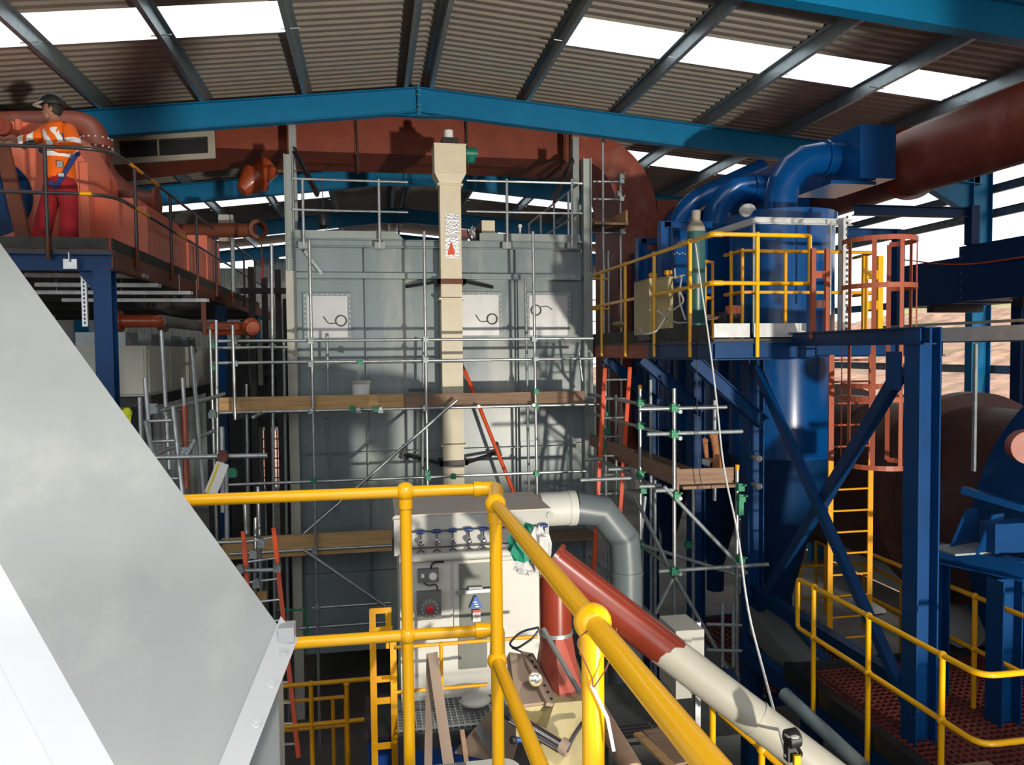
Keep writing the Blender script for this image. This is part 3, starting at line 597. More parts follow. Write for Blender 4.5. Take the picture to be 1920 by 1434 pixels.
# near edge strip and the next panel
wn = wv_.normalized(); e0 = P1 + n_f * .05; e1 = P1 + wn * .13 - n_f * .035
M().hexa([P1 - wn * .004, P1 - wn * .004 + u * 3.2, e1 + u * 3.2, e1], [P1 - n_f * .02, P1 + u * 3.2 - n_f * .02, e1 + u * 3.2 - n_f * .03, e1 - n_f * .03]).o('edge_strip', 'hopper_flange', ch, smooth=False)
e2 = e1 + wn * .7 - n_f * .10
M().hexa([e1 - n_f * .02, e1 - n_f * .02 + u * 3.2, e2 + u * 3.2, e2], [e1 - n_f * .06, e1 - n_f * .06 + u * 3.2, e2 + u * 3.2 - n_f * .06, e2 - n_f * .06]).o('side_panel', 'hopper_flange', ch, smooth=False)
# bolted flange at the lower end
vd = -u
f0 = P0 - wn * .02; f1 = P1 + wn * .1
fl1 = n_f * .018
M().hexa([f0 - n_f * .01, f0 + fl1, f0 + fl1 + vd * .008, f0 - n_f * .01 + vd * .008], [f1 - n_f * .01, f1 + fl1, f1 + fl1 + vd * .008, f1 - n_f * .01 + vd * .008]).o('upstand_flange', 'flange_steel', ch, smooth=False)
g0 = f0 + vd * .008; g1 = f1 + vd * .008
M().hexa([g0 + fl1, g0 + fl1 - n_f * .008, g0 + fl1 - n_f * .008 + vd * .078, g0 + fl1 + vd * .078], [g1 + fl1, g1 + fl1 - n_f * .008, g1 + fl1 - n_f * .008 + vd * .078, g1 + fl1 + vd * .078]).o('bolt_flange', 'flange_steel', ch, smooth=False)
for px, py in ((532, 1222), (509, 1282), (481, 1356)):
    dct = ray(px, py); dd = (g0 + fl1 - EYE).dot(n_f) / dct.dot(n_f); c = EYE + dct * dd
    wo = M().lathe(c, n_f, [(0, .013), (.003, .013)], 16).o('washer', 'galvanized', ch); M().lathe(c + n_f * .003, n_f, [(0, .0088), (.008, .0088)], 6).o('bolt_head', 'galvanized', wo, smooth=False)
c0 = f0 + fl1 * .5
cq = aD(537, 1189, 2.16); M().box(cq - V((.021, .01, .021)), cq + V((.021, .05, .021))).o('corner_block', 'flange_steel', ch, smooth=False)
q = aD(522, 1300, 2.26); M().box((q.x - .55, q.y, DK - .6), (q.x, q.y + .12, aD(522, 1240, 2.26).z)).o('outlet_leg', 'hopper_steel', ch, smooth=False)
# cream rounded cover just below the rail
p = aD(985, 1416, 3.75); q = aD(600, 1434, 3.75)
pts = fillet([(q.x - .8, p.y, p.z - .5), (q.x - .8, p.y, p.z), (p.x, p.y, p.z), (p.x, p.y, p.z - .5)], .14, 8)
tag(M().prism(pts, (0, -.6, 0)).o('rounded_cover', 'cabin_white'), 'cream sheet cover with rounded end below the yellow rail', 'cover')
# ---------------------------------------------------------------- white sampling cabin with valve row
YC, YC2 = 6.3, 7.05
ct = aY(745, 968, YC); cx0 = ct.x; cx1 = aY(1029, 955.5, YC).x; cz = ct.z; zv = aY(745, 1036, YC).z; zg = 3.12
cb = thing('control_cabin', 'off white control cabin with a row of chrome valves and a grey window', 'cabin', ((cx0 + cx1) / 2, 6.7, zg))
M().box((cx0, YC, zv), (cx1, YC2, cz)).o('valve_header', 'cabin_grey', cb, smooth=False)
M().box((cx0 - .02, YC - .02, cz), (cx1 + .015, YC2 + .02, cz + .012)).o('top_plate', 'cabin_top', cb, smooth=False)
M().box((cx0 + .01, YC + .02, zg), (cx1 - .03, YC2, zv - .002)).o('cabin_body', 'cabin_white', cb, smooth=False)
zt_ = aY(760, 1045, YC).z; M().tube([(cx0 + .01, YC - .035, zt_), (cx1 - .08, YC - .035, zt_ - .0)], .033, 14).o('white_pipe', 'cabin_white', cb)
M().box((cx0 - .03, YC - .03, zv - .02), (cx0 + .03, YC - .001, cz - .02)).o('side_strip', 'cabin_grey', cb, smooth=False)
zr_ = aY(800, 995, YC).z; M().tube([(cx0 + .05, YC - .02, zr_), (cx1 - .04, YC - .02, zr_)], .006, 8).o('header_rod', 'dark_steel', cb)
for px in (788, 818, 848, 878, 905, 1018):
    p = aY(px, 993, YC); x = p.x; z = zr_
    vo = M().lathe((x - .035, YC - .03, z), (1, 0, 0), [(0, .014), (.02, .018), (.05, .018), (.07, .014)], 10).o('valve', 'valve_blue', cb)
    m = M().tube([(x, YC - .035, z - .01), (x, YC - .035, z - .16)], .009, 8); m.lathe((x, YC - .035, z - .06), (0, 0, -1), [(0, .012), (.01, .02), (.045, .02), (.055, .012)], 10); m.lathe((x, YC - .06, z - .085), (0, -1, 0), [(0, .02), (.02, .022), (.03, .01)], 10)
    m.o('valve_stem', 'chrome', vo)
    M().tube([(x - .03, YC - .03, z - .17), (x, YC - .035, z - .145), (x + .03, YC - .03, z - .17)], .006, 6).o('valve_foot', 'dark_steel', vo)
m = M().tube([(cx0 + .1, YC - .03, zv + .035), (cx1 - .12, YC - .03, zv + .035)], .006, 6); m.o('lower_rod', 'dark_steel', cb)
for s, x in ((-1, cx0 - .01), (1, cx1 + .01)): 
    z = cz - (.02 if s < 0 else .05); M().lathe((x + s * .0, YC - .01, z), (0, 1, 0), [(0, .03), (.012, .03)], 14).o('lifting_lug', 'cabin_grey', cb)
def cab_rect(name, a, b, c, d, t, mt, par=cb, y=YC + .02): 
    p, q = aY(a, b, YC), aY(c, d, YC); return M().box((p.x, y - t, q.z), (q.x, y + .003, p.z)).o(name, mt, par, smooth=False)
cab_rect('left_panel', 772, 1056, 846, 1178, .012, 'cabin_white'); cab_rect('door_frame', 850, 1052, 932, 1182, .018, 'cabin_white'); cab_rect('window_pane', 860, 1057, 930, 1180, .022, 'glass_grey')
cab_rect('lower_panel', 772, 1184, 846, 1288, .01, 'cabin_white'); cab_rect('lower_window', 860, 1190, 914, 1251, .014, 'glass_grey'); cab_rect('right_panel', 936, 1052, 1005, 1170, .01, 'cabin_white')
gb = cab_rect('gauge_box', 783, 1066, 822, 1088, .06, 'plastic_grey')
p = aY(811, 1077, YC); M().lathe((p.x, YC - .04, p.z), (0, -1, 0), [(0, .036), (.015, .036), (.016, .03)], 18).o('gauge_dial', 'bag_grey', gb); M().lathe((p.x, YC - .056, p.z), (0, -1, 0), [(0, .028), (.002, .028)], 18).o('gauge_face', 'white_paint', gb)
p = aY(792, 1077, YC); M().box((p.x - .012, YC - .044, p.z - .016), (p.x + .012, YC - .036, p.z + .016)).o('gauge_plate', 'white_paint', gb, smooth=False)
a = aY(806, 1066, YC); b = aY(832, 1052, YC); M().tube(fillet([a + V((0, -.03, 0)), a + V((.02, -.03, .06)), b + V((0, -.02, 0))], .04), .008, 6).o('gauge_cable', 'cable_black', gb)
a = aY(792, 1088, YC); b = aY(816, 1100, YC); M().tube(fillet([a + V((0, -.03, 0)), a + V((.04, -.03, -.04)), aY(818, 1090, YC) + V((0, -.03, -.01)), b + V((.02, -.02, -.03))], .04), .006, 6).o('gauge_cable', 'cable_black', gb)
iso = cab_rect('isolator_box', 781, 1108, 827, 1156, .07, 'plastic_grey')
p = aY(805, 1136, YC); M().lathe((p.x, YC - .05, p.z), (0, -1, 0), [(0, .083), (.012, .08), (.02, .065)], 24).o('isolator_collar', 'plastic_grey', iso)
for k in range(12):
    a = k * math.pi / 6; M().box((p.x + math.cos(a) * .062 - .006, YC - .078, p.z + math.sin(a) * .062 - .006), (p.x + math.cos(a) * .062 + .006, YC - .06, p.z + math.sin(a) * .062 + .006)).o('grip_rib', 'bag_grey', iso, smooth=False)
M().lathe((p.x, YC - .07, p.z), (0, -1, 0), [(0, .03), (.02, .03), (.024, .02)], 18).o('isolator_knob', 'red_dot', iso)
p, q = aY(853, 1108, YC), aY(917, 1103, YC); bar = M().bar((p.x, YC - .04, p.z), (q.x + .1, YC - .04, q.z), .03, .026).o('door_bar', 'galvanized', cb, smooth=False)
cab_rect('bar_clip', 878, 1099, 904, 1106, .06, 'bag_grey')
p = aY(892, 1128, YC); sg = M().prism([(p.x - .055, YC - .03, p.z - .045), (p.x + .055, YC - .03, p.z - .045), (p.x + .012, YC - .03, p.z + .052), (p.x - .012, YC - .03, p.z + .052)], (0, .006, 0)).o('warning_triangle', 'sign_blue', cb, smooth=False)
for k in range(3): M().box((p.x - .022 + .008 * k, YC - .0325, p.z + .004 - k * .02), (p.x + .022 - .008 * (2 - k), YC - .0302, p.z + .013 - k * .02)).o('triangle_print', 'white_paint', sg, smooth=False)
p = aY(893, 1152, YC); tg = M().box((p.x - .032, YC - .028, p.z - .05), (p.x + .032, YC - .022, p.z + .046)).o('warning_tag', 'white_paint', cb, smooth=False)
M().box((p.x - .032, YC - .0302, p.z + .026), (p.x + .032, YC - .0282, p.z + .046)).o('tag_heading', 'red_dot', tg, smooth=False)
M().tube(arc((p.x, YC - .030, p.z + .002), (1, 0, 0), (0, 0, 1), .016, 0, 2 * math.pi, 14)[:-1], .002, 5, closed=True).o('tag_symbol', 'red_dot', tg); M().bar((p.x - .011, YC - .030, p.z + .013), (p.x + .011, YC - .030, p.z - .009), .003, .003).o('tag_symbol', 'red_dot', tg, smooth=False)
for k in range(3): M().box((p.x - .022, YC - .0302, p.z - .026 - k * .008), (p.x + .022, YC - .0282, p.z - .023 - k * .008)).o('tag_line', 'bag_grey', tg, smooth=False)
# cabin platform grating
def grating(par, x0, x1, y0, y1, z, pitch, mt, t=.004, h=.03, name='grating', cross=None):
    m = M(); n = int((x1 - x0) / pitch); k = int((y1 - y0) / (cross or pitch))
    for i in range(n + 1): x = x0 + (x1 - x0) * i / n; m.box((x - t / 2, y0, z - h), (x + t / 2, y1, z))
    for i in range(k + 1): y = y0 + (y1 - y0) * i / k; m.box((x0, y - t / 2, z - h * .6), (x1, y + t / 2, z - .001))
    return stuff(m.o(name, mt, par, smooth=False))
gp = thing('cabin_platform', 'galvanized grating platform carrying the white control cabin', 'platform', (1.2, 6.5, 0))
gx0, gx1 = cx0 - .03, cx1 + .1
grating(gp, gx0, gx1, 5.85, 7.1, zg, .045, 'galvanized', .006)
for a, b in (((gx0, 5.84), (gx1, 5.84)), ((gx0, 7.11), (gx1, 7.11))): M().box((a[0], a[1] - .02, zg - .16), (b[0], b[1] + .02, zg - .032)).o('edge_beam', 'black', gp, smooth=False)
for x in (gx0 + .06, gx1 - .06):
    for y in (5.95, 7.0): M().box((x - .05, y - .05, 0), (x + .05, y + .05, zg - .16)).o('leg', 'dark_steel', gp, smooth=False)
sk = aY(895, 1310, 6.0); m = M(); m.ell((sk.x, 6.12, zg + .05), .13, .1, .05); tag(m.o('dust_sack', 'bag_grey'), 'grey dusty sack lying on the grating beside the cabin', 'sack')
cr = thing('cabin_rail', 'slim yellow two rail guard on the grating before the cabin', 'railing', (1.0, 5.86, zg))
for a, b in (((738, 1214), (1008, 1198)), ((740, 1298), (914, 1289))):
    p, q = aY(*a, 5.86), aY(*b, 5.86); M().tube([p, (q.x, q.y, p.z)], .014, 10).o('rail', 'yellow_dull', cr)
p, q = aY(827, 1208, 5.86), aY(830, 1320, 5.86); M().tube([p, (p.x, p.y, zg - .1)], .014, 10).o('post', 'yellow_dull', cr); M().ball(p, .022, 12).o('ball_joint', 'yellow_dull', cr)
# yellow flat bar ladder top
ld = thing('access_ladder', 'yellow flat bar ladder left of the white cabin', 'ladder', (aY(717, 1300, 6.1).x, 6.1, 0))
def flat(par, name, a, b, Y, wd, mt, th=.012, horiz=False):
    p, q = aY(*a, Y), aY(*b, Y)
    if horiz: q = V((q.x, q.y, p.z)); m = M().bar(p, q, th, wd)
    else: q = V((p.x, q.y, q.z)); m = M().bar(p, q, wd, th, (0, 1, 0))
    return m.o(name, mt, par, smooth=False)
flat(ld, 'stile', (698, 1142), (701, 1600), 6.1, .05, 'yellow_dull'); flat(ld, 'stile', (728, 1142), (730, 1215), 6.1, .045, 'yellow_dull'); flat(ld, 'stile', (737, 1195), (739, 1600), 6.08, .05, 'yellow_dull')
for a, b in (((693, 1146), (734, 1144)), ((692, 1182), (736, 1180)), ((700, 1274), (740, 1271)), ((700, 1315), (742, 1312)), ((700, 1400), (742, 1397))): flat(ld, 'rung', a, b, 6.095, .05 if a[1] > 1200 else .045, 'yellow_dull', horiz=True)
# ---------------------------------------------------------------- red and cream pipe with square foot
DP = 4.7
pa, pb = aD(1036, 1052, 4.85), aD(1253, 1221, 4.7); pc = aD(1580, 1472, 4.5)
pi = thing('feed_pipe', 'slanting pipe, upper half glossy red and lower half cream', 'pipe', (pa.x, pa.y, zg))
ax = (pb - pa).normalized(); x_, y_, _ = basis(ax); rp = .108
m = M(); n = 36; i0 = 0; random.seed(4)
for j in range(n): a = 2 * math.pi * j / n; m.v.append(pa + (x_ * math.cos(a) + y_ * math.sin(a)) * (rp + .002))
for j in range(n): a = 2 * math.pi * j / n; m.v.append(pb + ax * (random.uniform(-.02, .02) - .05 * math.cos(a * 1 + 1.2)) + (x_ * math.cos(a) + y_ * math.sin(a)) * (rp + .002))
for j in range(n): m.f.append((j, (j + 1) % n, n + (j + 1) % n, n + j))
m.o('red_coat', 'red_gloss', pi, ang=60)
M().tube([pa + ax * .01, pb, pc], rp, 32).o('pipe_barrel', 'cream_pipe', pi)
for a in (1418,):
    w_ = aD(1418, 1347, 4.6); M().lathe(w_ - ax * .006, ax, [(0, rp + .004), (.012, rp + .004)], 32).o('weld_ring', 'cream_pipe', pi)
M().lathe(pa - ax * .015, ax, [(0, rp + .02), (.03, rp + .02)], 28).o('end_rim', 'red_gloss', pi)
ptop = aD(1041, 1060, 4.85); zq = aD(1041, 1186, 4.85).z; M().tube([(ptop.x, ptop.y, zq), (ptop.x, ptop.y, ptop.z)], .102, 26).o('down_pipe', 'red_gloss', pi)
M().lathe((ptop.x, ptop.y, zq - .012), (0, 0, 1), [(0, .108), (.024, .108)], 26).o('clamp_band', 'galvanized', pi)
zb2 = aD(1045, 1308, 4.6).z; sq = [aD(1044, 1308, 4.55), aD(1098, 1303, 4.55), aD(1075, 1240, 5.15), aD(995, 1232, 5.15)]; sq = [V((p.x, p.y, zb2)) for p in sq]
m = M(); n = 24; ring = [V((ptop.x + .102 * math.cos(2 * math.pi * k / n), ptop.y + .102 * math.sin(2 * math.pi * k / n), zq - .012)) for k in range(n)]
low = []
cxm = sum((p for p in sq), V((0, 0, 0))) / 4
for k in range(n):
    a = 2 * math.pi * k / n + math.pi + math.pi / 4; t = (k / n * 4 + 4 - 1.5 + .0) % 4      # walk the square in step with the circle
    ang = 2 * math.pi * k / n; d = V((math.cos(ang), math.sin(ang), 0)); best = None
    for i in range(4):
        A, B = sq[i], sq[(i + 1) % 4]; e = B - A; den = d.x * e.y - d.y * e.x
        if abs(den) < 1e-9: continue
        s_ = ((A.x - cxm.x) * e.y - (A.y - cxm.y) * e.x) / den; t_ = ((A.x - cxm.x) * d.y - (A.y - cxm.y) * d.x) / den
        if s_ > 0 and -1e-6 <= t_ <= 1 + 1e-6: best = cxm + d * s_
    low.append(V((best.x, best.y, zb2)))
m.hexa(low, ring); m.o('square_foot', 'foot_red', pi, ang=25)
# green and grey bag tied at the top of the pipe
random.seed(9); bag = thing('plastic_bag', 'crumpled green and grey plastic bag tied over the red pipe mouth', 'bag', aD(1000, 1080, 4.7))
def crumple(name, c, rx, ry, rz, mt, par, seed, n=14):
    random.seed(seed); m = M().ell(c, rx, ry, rz, n)
    for i, p in enumerate(m.v): m.v[i] = V(c) + (p - V(c)) * random.uniform(.68, 1.22)
    return m.o(name, mt, par, smooth=False)
c1 = aD(985, 1022, 4.72); crumple('green_part', c1, .10, .08, .12, 'bag_green', bag, 2); c2 = aD(1012, 1030, 4.66); crumple('grey_part', c2, .07, .07, .13, 'bag_grey', bag, 5); crumple('hanging_end', aD(985, 1062, 4.68), .07, .04, .05, 'bag_grey', bag, 8)
# ---------------------------------------------------------------- grey elbow duct right of the cabin
gd = thing('grey_elbow_duct', 'dark grey round duct bending down from the white cabin', 'duct', aY(1175, 1250, 7.0))
p0, p1, p2 = aY(1012, 955, 7.0), aY(1078, 952, 7.0), aY(1128, 958, 7.0); p3 = aY(1170, 1010, 7.0); p4 = aY(1176, 1075, 7.0)
M().tube([p0, p1], .158, 26).o('pale_collar', 'cabin_white', gd); M().lathe(p1 - (p1 - p0).normalized() * .07, p1 - p0, [(0, .164), (.07, .164)], 26).o('collar_band', 'cabin_white', gd)
M().tube([p1, p2, p3, (p3.x + .02, p3.y, p3.z - .28), (p3.x + .02, p3.y, .5)], .152, 26).o('mitred_bend', 'duct_grey', gd, ang=15)
M().lathe((p3.x + .02, p3.y, p4.z), (0, 0, 1), [(0, .162), (.03, .162)], 26).o('duct_flange', 'duct_grey', gd)
# ================================================================ raised platform at the left with the worker
YL = 9.4
ZD = aY(100, 466, YL).z; XP = aY(212, 480, YL).x
pf = thing('fan_platform', 'raised blue steel platform with dark kick board at the left', 'platform', (XP - 2, YL + 3, 0))
M().box((XP - 5.5, YL + .02, ZD - .05), (XP - .02, 24, ZD)).o('deck', 'dark_steel', pf, smooth=False)
m = M().ibeam((XP - 5.5, YL + .06, ZD - .05 - .095), (XP, YL + .06, ZD - .05 - .095), .19, .12); m.o('front_beam', 'steel_blue', pf, smooth=False)
m = M().chan((XP - .01, YL, ZD - .11), (XP - .01, 24, ZD - .11), .22, .07, sg=-1); m.o('side_channel', 'rust_brown', pf, smooth=False)
for k in range(5): M().ibeam((XP - 5.4, YL + 2.6 * (k + 1), ZD - .16), (XP - .03, YL + 2.6 * (k + 1), ZD - .16), .18, .1).o('floor_beam', 'dark_steel', pf, smooth=False)
for (px, Y, mt) in ((197, YL + .08, 'steel_blue'), (395, 16.2, 'steel_blue'), (372, 21.0, 'frame_blue')):
    x = XP - .12 if Y < 12 else XP - .1
    c = M(); c.ibeam((x, Y, 0), (x, Y, ZD - .24), .19, .19, (0, 1, 0)); co = c.o('column', mt, pf, smooth=False)
    if Y < 12: M().prism([(x - .1, Y - .006, ZD - .24), (x - .28, Y - .006, ZD - .24), (x - .1, Y - .006, ZD - .5)], (0, .012, 0)).o('knee_plate', 'steel_blue', pf, smooth=False)
zk = aY(100, 444, YL).z
M().box((XP - 5.5, YL, ZD + .005), (XP - .05, YL + .02, zk)).o('kick_board', 'toe_board', pf, smooth=False); M().box((XP - .03, YL + .03, ZD + .005), (XP - .012, 21, zk)).o('kick_board', 'toe_board', pf, smooth=False)
# dark two rail guard with yellow bands
gr = thing('platform_guard_rail', 'black guard rail with yellow bands around the left platform', 'railing', (XP, YL, ZD))
zt_r = aY(85, 276, YL).z; zm_r = aY(85, 362, YL).z; yr = YL - .03
def rail_pts(z): return fillet([(XP - 5.4, yr, z), (XP + .02, yr, z), (XP + .02, 21.5, z)], .45, 8)
for z in (zt_r, zm_r): M().tube(rail_pts(z), .021, 10).o('rail', 'rail_dark', gr)
x = aY(87, 380, yr).x; 
def dpost(x, y):
    M().tube([(x, y, ZD + .12), (x, y, zt_r)], .022, 10).o('post', 'rail_dark', gr); M().tube([(x, y, ZD - .12), (x, y, ZD + .13)], .024, 10).o('post_foot', 'rust_brown', gr)
dpost(x, yr); dpost(x - 1.6, yr)
for px in (257, 322, 370, 405, 434, 457, 477): p = aX(px, 480, XP + .02); dpost(p.x, p.y)
for z, seq in ((zt_r, ((10.02, 10.55), (10.9, 11.3))), (zm_r, ((10.2, 10.8), (12.2, 12.9)))):
    for a, b in seq: M().tube([(XP + .02, a, z), (XP + .02, b, z)], .0225, 10).o('yellow_band', 'yellow_dull', gr)
a, b = aY(150, 362, yr), aY(190, 362, yr); M().tube([(a.x, yr, zm_r), (b.x - .1, yr, zm_r)], .0225, 10).o('yellow_band', 'yellow_dull', gr)
# ---- red fan housing
fh = thing('fan_housing', 'bright red fan housing with round dark inlet behind the worker', 'machine', (XP - 2.2, 11.6, ZD))
p, q = aY(12, 226, 11.0), aY(165, 440, 11.0); zt_ = p.z
pts = [V((p.x - 2.2, 11.0, ZD)), V((q.x, 11.0, ZD)), V((q.x, 11.0, aY(165, 305, 11.0).z)), V((aY(120, 236, 11).x, 11.0, aY(120, 236, 11).z)), V((p.x, 11.0, zt_)), V((p.x - 2.2, 11.0, zt_))]
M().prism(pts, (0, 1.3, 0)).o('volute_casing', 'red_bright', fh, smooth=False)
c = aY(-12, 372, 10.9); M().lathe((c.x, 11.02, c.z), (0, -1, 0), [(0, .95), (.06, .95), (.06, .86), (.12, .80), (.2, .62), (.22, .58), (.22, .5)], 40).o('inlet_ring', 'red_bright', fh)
M().lathe((c.x, 10.82, c.z), (0, -1, 0), [(0, .5), (.03, .5)], 32).o('inlet_mouth', 'navy', fh)
a, b = aY(2, 262, 10.55), aY(52, 442, 10.55); M().bar(a, (b.x, b.y, ZD), .16, .06, (0, 1, 0)).o('inlet_strut', 'rust_brown', fh, smooth=False)
p = aY(5, 238, 10.6); M().lathe((p.x, 10.6, p.z), (0, -1, 0), [(0, .12), (.08, .12), (.08, .06), (.1, .06)], 20).o('bearing_flange', 'red_duct', fh)
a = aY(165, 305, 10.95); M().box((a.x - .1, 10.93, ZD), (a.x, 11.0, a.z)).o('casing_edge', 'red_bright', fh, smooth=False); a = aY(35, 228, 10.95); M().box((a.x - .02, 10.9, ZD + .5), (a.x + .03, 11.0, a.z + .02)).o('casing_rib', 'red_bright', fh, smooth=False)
bx_ = thing('red_plant_box', 'red steel plant box with stepped ends beyond the worker', 'machine', (XP - .6, 13, ZD))
x0, x1 = aY(166, 400, 11.3).x, XP - .14; z1 = aY(200, 370, 11.3).z; z2 = aY(200, 380, 11.3).z
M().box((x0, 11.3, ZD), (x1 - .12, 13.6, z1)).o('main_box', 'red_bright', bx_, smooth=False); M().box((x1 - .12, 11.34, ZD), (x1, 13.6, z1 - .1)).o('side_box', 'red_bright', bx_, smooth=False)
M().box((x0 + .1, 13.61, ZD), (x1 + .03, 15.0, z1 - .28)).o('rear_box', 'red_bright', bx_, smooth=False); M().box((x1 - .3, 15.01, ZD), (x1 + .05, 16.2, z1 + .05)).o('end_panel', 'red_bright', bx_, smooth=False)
b = M()
for k in range(5): b.lathe((x1 - .18, 11.3, ZD + .12 + k * .17), (0, -1, 0), [(0, .016), (.014, .016)], 6)
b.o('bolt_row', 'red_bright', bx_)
# ---- thick red pipe looping behind the worker
rp_ = thing('exhaust_pipe', 'thick dark red pipe curving down behind the worker', 'pipe', (XP - 1, 11.9, ZD))
pts = fillet([aY(-120, 236, 12.4), aY(180, 230, 12.4), aY(184, 326, 12.4), aY(252, 378, 12.6), aY(296, 380, 12.6)], .42, 10)
M().tube(pts, .18, 22).o('pipe_run', 'pipe_brown', rp_)
p = aY(182, 270, 12.4); M().lathe((p.x, p.y, p.z - .05), (0, 0, 1), [(0, .225), (.045, .225), (.05, .225), (.1, .225)], 26).o('flange', 'pipe_brown', rp_)
b = M()
for k in range(14):
    a = 2 * math.pi * k / 14; 
    b.lathe((p.x + .205 * math.cos(a), p.y + .205 * math.sin(a), p.z - .075), (0, 0, 1), [(0, .016), (.15, .016)], 6)
b.o('bolt_ring', 'bag_grey', rp_)
p = aY(297, 380, 12.6); M().lathe(p, (1, 0, 0), [(-.04, .23), (.0, .23)], 24).o('flange', 'red_duct', rp_)
op = thing('open_pipe', 'dark brown horizontal pipe with an open flanged end', 'pipe', aY(430, 445, 15.0))
a, b = aY(325, 433, 15.2), aY(478, 431, 15.0); M().tube([a, b], .13, 16).o('pipe_run', 'rust_brown', op)
e = aY(484, 430, 14.9); M().lathe(e, V((.35, -.9, 0)), [(-.25, .13), (.0, .13), (.0, .18), (.035, .18), (.035, .115), (-.2, .115)], 22, caps=False).o('open_flange', 'rust_brown', op)
M().tube([e + V((.05, 0, -.15)), e + V((.06, 0, -.9))], .012, 6).o('chain', 'orange_red', op)
pk = thing('cable_riser', 'pale cable riser cabinet with galvanized rail beyond the left platform', 'cabinet', aY(425, 560, 15.6))
p, q = aY(409, 402, 15.6), aY(431, 452, 15.6); M().box((p.x, 15.6, q.z), (q.x, 15.8, p.z)).o('box', 'primer_beige', pk, smooth=False); p, q = aY(431, 402, 15.6), aY(440, 560, 15.6); M().box((p.x, 15.62, ZD), (q.x, 15.75, p.z)).o('rail', 'galvanized_dull', pk, smooth=False)
# ---------------------------------------------------------------- below the left platform
for i, (a, b, Y) in enumerate((((50, 520), (275, 518), 10.6), ((60, 552), (360, 550), 11.6), ((120, 566), (390, 560), 12.4), ((70, 538), (300, 545), 11.0))):
    p, q = aY(*a, Y), aY(*b, Y); z = p.z; 
    t = thing('cable_tray', ('uppermost', 'second', 'lowest', 'middle')[i] + ' galvanized cable tray hung under the left platform', 'cable tray', (q.x, Y, z))
    for s in (-.08, .08): M().box((p.x, Y + s - .004, z), (q.x, Y + s + .004, z + .05)).o('side_rail', 'galvanized', t, smooth=False)
    M().box((p.x, Y - .08, z), (q.x, Y + .08, z + .006)).o('tray_bed', 'galvanized_dull', t, smooth=False)
    for u in (.15, .55, .92): M().tube([(p.x + (q.x - p.x) * u, Y, z), (p.x + (q.x - p.x) * u, Y, ZD - .06)], .006, 6).o('hanger_rod', 'galvanized', t)
a = aY(156, 505, 9.75); b = aY(155, 612, 9.75); sr = thing('slotted_channel', 'hanging perforated galvanized channel left of the blue column', 'channel', (a.x, 9.75, b.z))
M().box((a.x - .03, 9.75, b.z), (a.x + .03, 9.79, ZD - .24)).o('channel', 'galvanized', sr, smooth=False)
m = M()
for k in range(14): z = b.z + .03 + k * .047; m.box((a.x - .008, 9.746, z), (a.x + .008, 9.752, z + .026))
m.o('slot_row', 'black', sr, smooth=False)
p = aY(135, 495, 9.42); bc = thing('beam_clamp', 'small galvanized clamp box on the blue platform beam', 'clamp', (p.x, 9.4, p.z)); M().box((p.x - .07, 9.36, p.z - .06), (p.x + .07, 9.45, p.z + .05)).o('clamp_body', 'galvanized', bc, smooth=False); M().tube([(p.x, 9.34, p.z + .02), (p.x, 9.34, p.z + .12)], .01, 6).o('clamp_bolt', 'galvanized', bc)
wp = thing('water_pipe', 'glossy red flanged pipe with lagged middle under the left platform', 'pipe', aY(340, 610, 11.4))
M().tube(fillet([aY(228, 602, 11.0), aY(302, 602, 11.0), aY(306, 612, 11.6)], .12, 6), .085, 18).o('red_pipe', 'red_pipe', wp); M().tube([aY(300, 601, 11.0), aY(388, 613, 13.0)], .08, 14).o('lagged_pipe', 'plastic_grey', wp)
p = aY(226, 602, 11.0); M().lathe(p, (-1, 0, 0), [(-.02, .14), (.03, .14)], 22).o('flange', 'red_pipe', wp)
M().tube(fillet([aY(384, 616, 13.0), aY(462, 616, 13.0), aY(474, 616, 12.6)], .12, 6), .105, 18).o('red_pipe', 'red_pipe', wp); p = aY(470, 614, 12.8); M().lathe(p, (.6, -.8, .1), [(0, .15), (.05, .15), (.12, .09), (.13, .02)], 20).o('end_cap', 'red_pipe', wp)
p, q = aY(378, 567, 12.6), aY(388, 625, 12.6); M().box((p.x, 12.55, q.z), (q.x, 12.6, p.z)).o('hanger_strap', 'rust_brown', wp, smooth=False)
